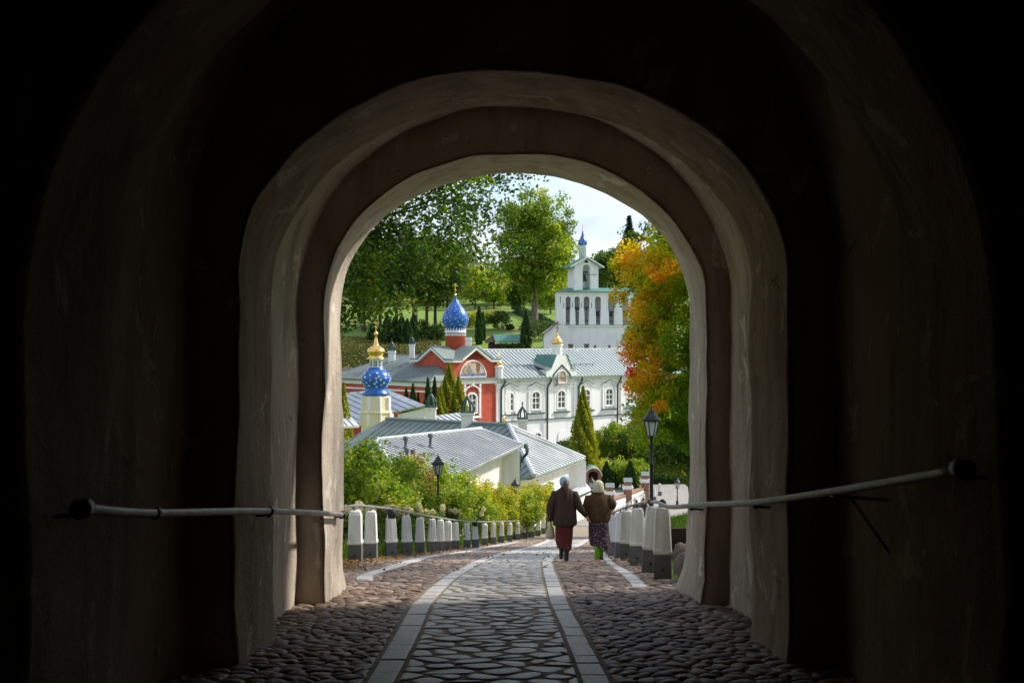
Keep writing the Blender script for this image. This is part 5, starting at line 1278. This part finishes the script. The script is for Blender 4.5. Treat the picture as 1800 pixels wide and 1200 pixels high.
hd = thing('clipped_hedge', 'low clipped hedge edging the gravel square', 'hedge', at(1180, 100.8)); C = []
for k in range(9000):
    x = rg.uniform(9.5, 24); C.append((x, 100.9+rg.uniform(-.35, .35), T(x, 100.9)+rg.uniform(0, .62)))
leaves('foliage', C, .13, L_thuja, hd, rg.uniform(.1, .8, len(C)), rg=rg)

# shrubs along the left of the road
sap = [(612,33,795,1.1,L_lime),(598,27,770,.9,L_lime),(640,38,786,1.3,L_lime),(672,42,788,1.2,L_lime),(628,43,776,1.3,L_lime),(702,45,792,1.1,L_lime),(727,47,797,.9,L_pink),(752,48,806,1.0,L_lime),(782,51,818,1.2,L_lime),(806,53,826,1.1,L_lime),(740,41,852,.8,L_lime),(700,36,850,.9,L_lime),
       (832,56,842,1.1,L_yel),(858,58,850,1.1,L_yel),(884,61,853,1.1,L_yel),(914,64,852,1.0,L_yel),(938,66,846,1.0,L_yel),(845,53,866,.9,L_lime),(886,60,868,.8,L_yel),(926,62,866,.9,L_lime),(960,70,848,.9,L_lime),(800,47,858,.8,L_lime),(665,33,842,.9,L_lime)]
slab_ = ['lime-leaved sapling beside the front arch jamb','leafy sapling tucked against the gateway corner','pale green sapling with thin dark stems behind the first bollards','light green sapling topping the shrub border','taller leafy sapling rising before the grey-green roof','lime sapling before the ball-topped vents','pink-leaved spindle shrub under the vent pipes','lime shrub right behind the lamp post among the shrubs','lime shrub between lamp post and zinc eave','lime shrub under the corner of the zinc eave','low lime shrub between pink-leaved shrub and lamp post','low lime shrub before the pink-leaved one',
       'golden shrub below the zinc eave corner','yellow shrub against the streaked white wall','bright yellow shrub before the streaked white wall','yellow shrub beside the lower lamp','golden shrub between the lower lamp and the cream wall','lime shrub in front of the golden ones','low yellow shrub in front of the white wall','low lime shrub under the lower lamp','lime shrub near the two walkers','small lime shrub behind the middle bollards','low pale shrub behind the black-capped bollard']
for i, (u, d, tv, r, m) in enumerate(sap):
    b_ = at(u, d); zt = (600-tv)/F*d; h = zt-b_.z
    tree('border_shrub', slab_[i], 'shrub', b_, 0, (b_.x, b_.y, b_.z+h*.62, r, r, h*.40), m, .115, 80, 62, .26, .035, 200+i, tmean=.48, tsd=.3, group='shrubs along the road border', limbs=16, shell=.2, gaps=.1)
# hydrangeas behind the bollards
for i, (u, d) in enumerate(((648,23.5),(671,25),(702,27.5),(722,30),(742,31.5),(757,34),(782,37),(806,40.5),(850,50),(872,54))):
    b_ = at(u, d); b_.x -= .35; b_.z = T(b_.x, b_.y); r = .45; h = (600-892)/F*d - b_.z + .05*i*0
    t = tree('hydrangea_bush', '%s hydrangea bush from the gateway, with pale blooms behind the bollards' % ORD[i], 'shrub', b_, 0, (b_.x, b_.y, b_.z+h*.5, r, r, h*.45), L_mid, .11, 34, 40, .16, .02, 240+i, tmean=.5, tsd=.25, group='hydrangeas behind the bollards', limbs=8)
    for k in range(4):
        p = np.array([b_.x+rg.uniform(-.42, .42), b_.y+rg.uniform(-.4, .1), b_.z+h*rg.uniform(.86, 1.06)])
        v_ = rg.normal(size=(130, 3)); v_ /= np.linalg.norm(v_, axis=1)[:, None]
        leaves('bloom', p+v_*np.array([.095, .095, .12])*rg.uniform(.7, 1, (130, 1)), .05, L_hyd, t, np.clip(rg.normal(.35+.4*rg.uniform(), .18, 130), 0, 1), asp=.9, rg=rg)
# grass and fallen leaves
def grass(name, label, C, hgt, rg, w=.012):
    C = np.asarray(C); n = len(C); a = rg.uniform(0, 6.28, n); h = hgt*rg.uniform(.45, 1.2, n)
    l = rg.normal(0, .35, (n, 2))*h[:, None]; bx = np.stack([np.cos(a)*w, np.sin(a)*w, np.zeros(n)], 1)
    tip = C + np.stack([l[:, 0], l[:, 1], h], 1); midp = C+np.stack([l[:, 0]*.3, l[:, 1]*.3, h*.55], 1)
    v = np.stack([C-bx, C+bx, midp+bx*.8, tip, midp-bx*.8], 1).reshape(-1, 3); k = np.arange(n)*5
    f = np.concatenate([np.stack([k, k+1, k+2], 1), np.stack([k, k+2, k+4], 1), np.stack([k+4, k+2, k+3], 1)])
    o = raw(name, v, f, L_grass, None, tint=np.repeat(np.clip(rg.normal(.5, .22, n), 0, 1), 5)); setp(o, label, 'grass', kind='stuff')
C = []
while len(C) < 26000:
    y = 14.3+rg.uniform(0, 1)**1.5*34; x = XR(y)+.34+rg.uniform(0, 1)**1.3*4.5; C.append((x, y, T(x, y)-.01))
grass('lawn_grass', 'fresh green grass on the bank behind the short bollard row', C, .14, rg, .011)
C = []
while len(C) < 34000:
    y = 15+rg.uniform(0, 1)**1.2*56; x = XL(y)-.30-rg.uniform(0, 1)**1.4*3.2; C.append((x, y, T(x, y)-.01))
grass('verge_grass', 'tall rough grass growing between bollards and shrubs', C, .42, rg, .014)
C = []
while len(C) < 2600:
    y = 16.5+rg.uniform(0, 1)**1.6*34
    if rg.uniform() < .75: x = XL(y)+rg.normal(-.05, .28)
    elif rg.uniform() < .6: x = XR(y)+rg.normal(.1, .15); 
    else: x = rg.uniform(XL(y), XR(y))
    if XL(y)-.5 < x < XR(y)+.3: C.append((x, y, prof(y)+.052))
fo = leaves('fallen_leaves', C, .075, L_fall, None, rg.uniform(0, 1, len(C)), up=2.5, asp=.7, rg=rg); setp(fo, 'brown fallen leaves scattered along the bollard feet', 'leaves', kind='stuff')

# stones and timber edging at the right jamb
def boulder(loc, r, seed, label):
    rg = random.Random(seed); t = MB(); V_ = []; n, m = 14, 8
    vs = []; fs = []
    for i in range(m+1):
        th = math.pi*i/m
        for k in range(n):
            a = 2*math.pi*k/n; p = Vector((math.sin(th)*math.cos(a), math.sin(th)*math.sin(a), math.cos(th)))
            q = 1+.22*noise.noise(p*1.6+Vector((seed*3.1, 0, 0)))+.07*noise.noise(p*5+Vector((seed, 2, 0)))
            vs.append(Vector(loc)+Vector((p.x*r[0], p.y*r[1], p.z*r[2]))*q)
    for i in range(m):
        for k in range(n): fs.append((i*n+k, (i+1)*n+k, (i+1)*n+(k+1) % n, i*n+(k+1) % n))
    o = raw('boulder', vs, fs, M_boulder, None, True, origin=(loc[0], loc[1], loc[2]-r[2])); setp(o, label, 'stone', 'boulders at the jamb')
boulder((2.30, 14.6, prof(14.6)+.16), (.20,.26,.26), 1, 'rounded brown boulder leaning on the outer jamb')
boulder((2.42, 15.6, prof(15.6)+.12), (.22,.26,.22), 2, 'reddish boulder between jamb and first stout bollard')
boulder((2.50, 16.6, prof(16.6)+.28), (.16,.2,.17), 3, 'small split stone under the timber edging')
boulder((2.72, 16.4, prof(16.4)+.22), (.17,.2,.16), 4, 'small rust-coloured stone under the timber edging')
te = thing('timber_edging', 'dark weathered plank edging holding the lawn bank', 'edging', (2.6, 17.6, prof(17.6)))
for k in range(3): MB().box(2.40, 4.4, 17.55+.01*(k % 2), 17.63+.01*(k % 2), prof(17.6)+.02+k*.21, prof(17.6)+.22+k*.21).build('plank', M_wood, te)

# ------------------------------------------------------------------ people
def skin_obj(name, joints, bones, mat, parent, sub=2):
    me = bpy.data.meshes.new(name); idx = {k: i for i, k in enumerate(joints)}
    og = ORG[parent.name]
    me.from_pydata([tuple(Vector(p)) for p, r in joints.values()], [(idx[a], idx[b]) for a, b in bones], [])
    o = bpy.data.objects.new(name, me); reg(o, parent, og)
    m = o.modifiers.new('skin', 'SKIN'); sv = me.skin_vertices[0].data
    for i, (k, (p, r)) in enumerate(joints.items()):
        sv[i].radius = (r, r) if not isinstance(r, tuple) else r; sv[i].use_root = (k == 'pelvis')
    m.use_smooth_shade = True
    s = o.modifiers.new('sub', 'SUBSURF'); s.levels = sub; s.render_levels = sub
    me.materials.append(mat); return o
def ringloft(rows, n=28, fold=0, nf=9, seed=0, cap=(True, True), foldz=None):
    """rows: (cx, cy, z, rx, ry[, dz]) -> verts, faces in local space"""
    vs = []; m = len(rows)
    for i, r_ in enumerate(rows):
        cx, cy, z, rx, ry = r_[:5]; dz = r_[5] if len(r_) > 5 else (lambda a: 0)
        fo_ = fold*(i/(m-1)) if foldz is None else foldz[i]
        for k in range(n):
            a = 2*math.pi*k/n; w = 1+fo_*math.sin(a*nf+seed+i*.15)+fo_*.5*math.sin(a*(nf*1.7)+seed*2)
            vs.append((cx+rx*math.cos(a)*w, cy+ry*math.sin(a)*w, z+dz(a)))
    fs = [(i*n+k, i*n+(k+1) % n, (i+1)*n+(k+1) % n, (i+1)*n+k) for i in range(m-1) for k in range(n)]
    if cap[0]: fs.append(tuple(range(n-1, -1, -1)))
    if cap[1]: fs.append(tuple(range((m-1)*n, m*n)))
    return vs, fs
def part(name, vf, mat, parent, smooth=True, loc=None):
    og = ORG[parent.name]
    o = raw(name, [Vector(p)+og for p in vf[0]], vf[1], mat, parent, smooth)
    return o
M_skin = MAT('skin', (.58,.36,.27), .55, (.52,.31,.23), 8)
def hand(j, bones, wrist, tag, p, d, side):
    """palm plus five fingers continuing along direction d"""
    p = Vector(p); d = Vector(d).normalized(); sd = Vector(side).normalized(); j[tag+'palm'] = (p+d*.05, .026); bones.append((wrist, tag+'palm'))
    for f, (o_, L) in enumerate(((-.028,.055),(-.012,.07),(.004,.074),(.02,.066))):
        k1, k2 = '%sf%da' % (tag, f), '%sf%db' % (tag, f)
        j[k1] = (p+d*(.085)+sd*o_, .009); j[k2] = (p+d*(.085+L)+sd*(o_*.9)+Vector((0,.012,0)), .0075); bones += [(tag+'palm', k1), (k1, k2)]
    j[tag+'ta'] = (p+d*.055-sd*.042, .010); j[tag+'tb'] = (p+d*.09-sd*.055, .008); bones += [(tag+'palm', tag+'ta'), (tag+'ta', tag+'tb')]
def body(parent, H, lh, rh, le, re_, lf, rf_, tilt=0):
    s = H/1.6
    j = {'pelvis': ((0,0,.86*s), .105*s), 'belly': ((0,.01,1.0*s), .10*s), 'chest': ((0,.01,1.20*s), .115*s), 'neck0': ((0,0,1.335*s), .055*s), 'neck': ((0,.01,1.40*s), .048*s), 'head0': ((0,.02,1.47*s), .075*s), 'head': ((0,.025,1.53*s), .085*s), 'headtop': ((0,.015,1.575*s), .055*s)}
    b = [('pelvis','belly'),('belly','chest'),('chest','neck0'),('neck0','neck'),('neck','head0'),('head0','head'),('head','headtop')]
    for sd, e, h, tg in ((-1, le, lh, 'l'), (1, re_, rh, 'r')):
        j[tg+'sh'] = ((sd*.155*s, 0, 1.30*s), .052*s); j[tg+'el'] = (e, .040*s); j[tg+'wr'] = (h, .026*s)
        b += [('chest', tg+'sh'), (tg+'sh', tg+'el'), (tg+'el', tg+'wr')]
        hand(j, b, tg+'wr', tg, h, Vector(h)-Vector(e), (0, -1, 0) if sd < 0 else (0, 1, 0))
    for sd, ft, tg in ((-1, lf, 'L'), (1, rf_, 'R')):
        hip = Vector((sd*.085*s, 0, .80*s)); an = Vector(ft)+Vector((0,-.02,.085)); kn = hip.lerp(an, .5)+Vector((0,.05,0))
        j[tg+'hip'] = (hip, .085*s); j[tg+'kn'] = (kn, .055*s); j[tg+'an'] = (an, .036*s); j[tg+'toe'] = (Vector(ft)+Vector((0,.13,.035)), .03*s)
        b += [('pelvis', tg+'hip'), (tg+'hip', tg+'kn'), (tg+'kn', tg+'an'), (tg+'an', tg+'toe')]
    return skin_obj('body', j, b, M_skin, parent)
def boot(parent, ft, h, mat, r=.048, name='boot'):
    x, y, z = ft
    vs, fs = ringloft([(x,y+.05,z,.042,.115),(x,y+.055,z+.035,.047,.122),(x,y+.035,z+.07,.044,.095),(x,y-.005,z+.10,.042,.062),(x,y-.02,z+.14,.043,.052),(x,y-.025,z+h*.6,r*1.02,r*1.1),(x,y-.03,z+h,r*1.1,r*1.15)], 16)
    bt = part(name, (vs, fs), mat, parent)
    vs, fs = ringloft([(x,y-.045,z-.012,.036,.032),(x,y-.045,z+.02,.037,.034)], 10); part('heel', (vs, fs), M_iron, bt)
def sleeve(parent, a, e, h, mat, r=(.075, .062, .045), name='sleeve'):
    a, e, h = Vector(a), Vector(e), Vector(h); og = ORG[parent.name]
    pts = [a+Vector((-.055 if a.x > 0 else .055, 0, .012)), a+Vector((.01 if a.x > 0 else -.01, 0, -.015)), a.lerp(e, .45)+Vector((0,-.008,0)), a.lerp(e, .9), e.lerp(h, .12), e.lerp(h, .5), e.lerp(h, .93)]
    MB().tube([p+og for p in pts], [r[0]*.55, r[0]*.97, r[0]*.98, r[1]*1.05, r[1], (r[1]+r[2])/2, r[2]], 14).build(name, mat, parent, True)
def fabric(name, col, col2, sc, rough=.9, lo=.4, hi=.6, bump=.3): return MAT(name, col, rough, col2, sc, 4, bump, 60, lo=lo, hi=hi)
# first walker
x1, y1 = (992.5-900)/F*21.0, 21.0
w1 = thing('person', 'walker in blue headscarf, dark brown jacket, long dark red skirt and black boots', 'person', (x1, y1, prof(y1)+.045))
S = 1.53/1.6
body(w1, 1.50, (-.255,.03,.70), (.40,.03,.80), (-.26,-.03,1.0), (.27,-.03,.97), (-.055,.20,.0), (.03,-.06,.0))
Mj = MAT('brown_corduroy', (.05,.029,.021), .8, (.032,.019,.014), 60, 3, .5, 70, stretch=(1,1,.05))
jv = ringloft([(0,.0,.64,.215,.165),(0,.0,.70,.222,.168),(0,0,.90,.212,.158),(0,0,1.08,.208,.15),(0,0,1.20,.20,.138),(0,0,1.27,.165,.115),(0,.005,1.315,.09,.08),(0,.01,1.345,.07,.065)], 36, 0, 7, 1, (True, True), [.035,.03,.02,.012,.008,.004,0,0])
jk = part('jacket', jv, Mj, w1)
sleeve(jk, (-.165,0,1.225), (-.265,-.03,.98), (-.258,.03,.70), Mj, (.082,.075,.055)); sleeve(jk, (.165,0,1.225), (.275,-.03,.965), (.41,.03,.795), Mj, (.082,.07,.046))
vs, fs = ringloft([(0,0,.60,.17,.13),(0,0,.70,.19,.15)], 24); part('shirt_hem', (vs, fs), MAT('black_cloth', (.012,.011,.011), .9), w1)
Msk = fabric('dark_red_wool', (.115,.016,.018), (.075,.011,.014), 12)
sk = ringloft([(-.005,0,.84,.155,.125),(-.005,0,.70,.165,.135),(-.01,.0,.50,.163,.14),(-.015,.0,.33,.15,.145),(-.005,.0,.21,.125,.15, lambda a: .02*math.sin(a*2)-.015*math.cos(a))], 40, .05, 6, 2, (True, False)); part('skirt', sk, Msk, w1)
boot(w1, (.03,-.06,0), .27, M_iron, .05); boot(w1, (-.05,.20,0), .27, M_iron, .05)
Msc = fabric('pale_blue_scarf', (.30,.44,.58), (.23,.36,.50), 9, bump=.2)
hv = ringloft([(.0,.02,1.335,.06,.06),(0,.015,1.37,.082,.085),(0,.015,1.41,.096,.10),(0,.015,1.455,.099,.108),(0,.012,1.495,.086,.098),(0,.01,1.525,.058,.068),(0,.01,1.538,.02,.025)], 24, .0, 5, 1, (True, True), [.03,.025,.02,.012,.008,0,0]); hs = part('headscarf', hv, Msc, w1)
Mh = MAT('auburn_hair', (.16,.065,.03), .55, (.09,.035,.018), 30, 4, .4, 60, stretch=(1,1,.1))
og = ORG[w1.name]
MB().tube([og+Vector(p) for p in ((.015,-.075,1.46),(.022,-.12,1.42),(.028,-.135,1.36),(.04,-.145,1.28),(.055,-.15,1.20),(.05,-.152,1.14),(.04,-.15,1.10))], [.026,.036,.034,.026,.02,.014,.004], 10).build('ponytail', Mh, w1, True)
MB().tube([og+Vector(p) for p in ((-.02,-.095,1.43),(-.005,-.10,1.40),(-.0,-.10,1.36))], [.03,.04,.02], 10).build('hair_bun', Mh, w1, True)
# her carried bag
bgx = og+Vector((-.265,.06,.0)); bag = thing('shopping_bag', 'pale cloth bag with ochre bottom hanging from the hand of the blue-scarfed walker', 'bag', bgx+Vector((0,0,.36)))
vs, fs = ringloft([(0,0,.02,.06,.045),(0,0,.05,.088,.06),(0,0,.14,.08,.05),(.01,0,.22,.05,.03),(.01,0,.28,.02,.015)], 18, .05, 5); part('bag_body', (vs, fs), MAT('pale_bag_cloth', (.52,.50,.42), .8, (.38,.26,.08), 6), bag)
MB().tube([bgx+Vector((.01,0,.63)), bgx+Vector((-.005,0,.68)), bgx+Vector((.012,-.02,.70))], .006, 6).build('bag_handle', MAT('bag_cord', (.5,.46,.36), .8), bag)
# second walker
x2, y2 = (1052-900)/F*21.2, 21.2
w2 = thing('person', 'walker in cream headscarf, brown wool jacket, flowered dark skirt and bright green boots', 'person', (x2, y2, prof(y2)+.045))
body(w2, 1.45, (-.185,.05,.80), (.14,.22,1.02), (-.215,-.03,.97), (.25,-.02,.99), (-.03,-.05,.0), (.06,.12,.0))
Mj2 = fabric('brown_wool', (.095,.048,.02), (.062,.032,.014), 25, bump=.5)
jv = ringloft([(0,0,.72,.205,.165),(0,0,.75,.218,.175),(0,-.01,.86,.232,.182),(0,-.01,1.0,.228,.17),(0,-.005,1.12,.21,.15),(0,0,1.19,.175,.12),(0,.005,1.235,.10,.085),(0,.01,1.265,.078,.072)], 36, 0, 7, 3, (True, True), [.02,.025,.03,.02,.012,.006,0,0])
jk = part('jacket', jv, Mj2, w2)
vs, fs = ringloft([(0,.0,1.19,.12,.105),(0,-.005,1.225,.118,.10),(0,0,1.255,.09,.085),(0,.005,1.265,.078,.075)], 24); part('collar', (vs, fs), Mj2, jk)
sleeve(jk, (-.17,0,1.15), (-.23,-.03,.95), (-.19,.05,.79), Mj2, (.088,.08,.055)); sleeve(jk, (.17,0,1.15), (.275,-.02,1.0), (.15,.20,1.02), Mj2, (.088,.082,.055))
Mfl = MAT('flowered_cloth', (.045,.02,.035), .85, (.42,.34,.36), 38, 3, .2, 40, lo=.57, hi=.66)
hem = lambda a: -.075*math.cos(a-.25)+.02*math.sin(2*a)
sk = ringloft([(0,0,.80,.165,.14),(0,0,.70,.185,.15),(.0,0,.55,.19,.155),(.01,0,.40,.195,.165),(.035,-.01,.28,.205,.175, lambda a: hem(a)*.6),(.06,-.01,.21,.215,.18, hem)], 48, .06, 7, 1, (True, False)); part('skirt', sk, Mfl, w2)
Mgb = MAT('green_rubber', (.20,.52,.015), .35, (.13,.40,.01), 6)
boot(w2, (-.03,-.05,0), .30, Mgb, .05); boot(w2, (.06,.12,0), .30, Mgb, .05)
Msc2 = fabric('cream_scarf', (.60,.58,.40), (.50,.48,.33), 9, bump=.2)
hv = ringloft([(0,-.01,1.255,.104,.095),(0,-.005,1.285,.108,.105),(0,0,1.33,.106,.112),(0,.005,1.38,.101,.11),(0,.01,1.43,.085,.098),(0,.012,1.46,.055,.068),(0,.012,1.475,.02,.03)], 26, 0, 5, 2, (True, True), [.05,.04,.03,.018,.01,0,0]); part('headscarf', hv, Msc2, w2)
# two far strollers beyond the fence
for (u, d, jc, lab) in ((1119,77.5,(.10,.025,.02),'far stroller in a dark red coat on the lower road'), (1131,79,(.05,.04,.04),'far stroller in a dark coat on the lower road')):
    x = (u-900)/F*d; z = prof(d); w3 = thing('person', lab, 'person', (x, d, z))
    body(w3, 1.66, (-.22,.05,.80), (.22,.05,.80), (-.23,-.03,1.05), (.23,-.03,1.05), (-.07,.12,0), (.07,-.08,0))
    vs, fs = ringloft([(0,0,.10,.14,.12),(0,0,.5,.19,.15),(0,0,.9,.2,.15),(0,0,1.2,.21,.14),(0,0,1.33,.17,.11),(0,0,1.40,.07,.065)], 20); ck = part('coat', (vs, fs), MAT('coat_cloth', jc, .9), w3)
    sleeve(ck, (-.18,0,1.29), (-.235,-.03,1.03), (-.22,.05,.80), ck.data.materials[0]); sleeve(ck, (.18,0,1.29), (.235,-.03,1.03), (.22,.05,.80), ck.data.materials[0])
    vs, fs = ringloft([(0,-.02,1.50,.09,.09),(0,-.01,1.56,.097,.105),(0,0,1.62,.085,.095),(0,0,1.665,.03,.04)], 16); part('hair', (vs, fs), MAT('brown_hair', (.06,.03,.02), .6), w3)

# rough ground cover on the hillside behind the red wing
rg = np.random.default_rng(99); C = []
while len(C) < 26000:
    u = rg.uniform(560, 775); d = rg.uniform(153, 176); x = (u-900)/F*d; C.append((x, d, T(x, d)+rg.uniform(0, .35)))
L_cover = LEAF('bank_cover', [(0,(.05,.085,.015)),(.5,(.12,.13,.03)),(1,(.22,.17,.06))], .3)
o = leaves('bank_cover', C, .38, L_cover, None, np.clip(rg.normal(.45, .25, len(C)), 0, 1), rg=rg); setp(o, 'rough olive ground cover on the steep bank behind the red wing', 'ground cover', kind='stuff')
# more trees of the slope beyond the border shrubs
for i, (x, y, h, r, lab) in enumerate(((-24, 84, 9, 3.4, 'round tree on the open slope beyond the border shrubs'), (-36, 112, 12, 4.5, 'broad tree beside the stone garden wall'), (-47, 138, 13, 5, 'large tree on the slope past the stone garden wall'), (-30, 62, 7, 3, 'low spreading tree on the grassy slope above the road'), (-58, 165, 14, 5.5, 'far tree on the hillside past the rough bank'), (-17, 55, 6, 2.4, 'small tree standing behind the lime saplings'))):
    b_ = Vector((x, y, T(x, y)))
    tree('slope_tree', lab, 'tree', b_, 0, (x, y, b_.z+h*.62, r, r, h*.38), L_mid if i % 2 else L_lime, .42, 110, 60, .9, .22, 300+i, tmean=.45, tsd=.25, group='trees on the open slope', limbs=8)
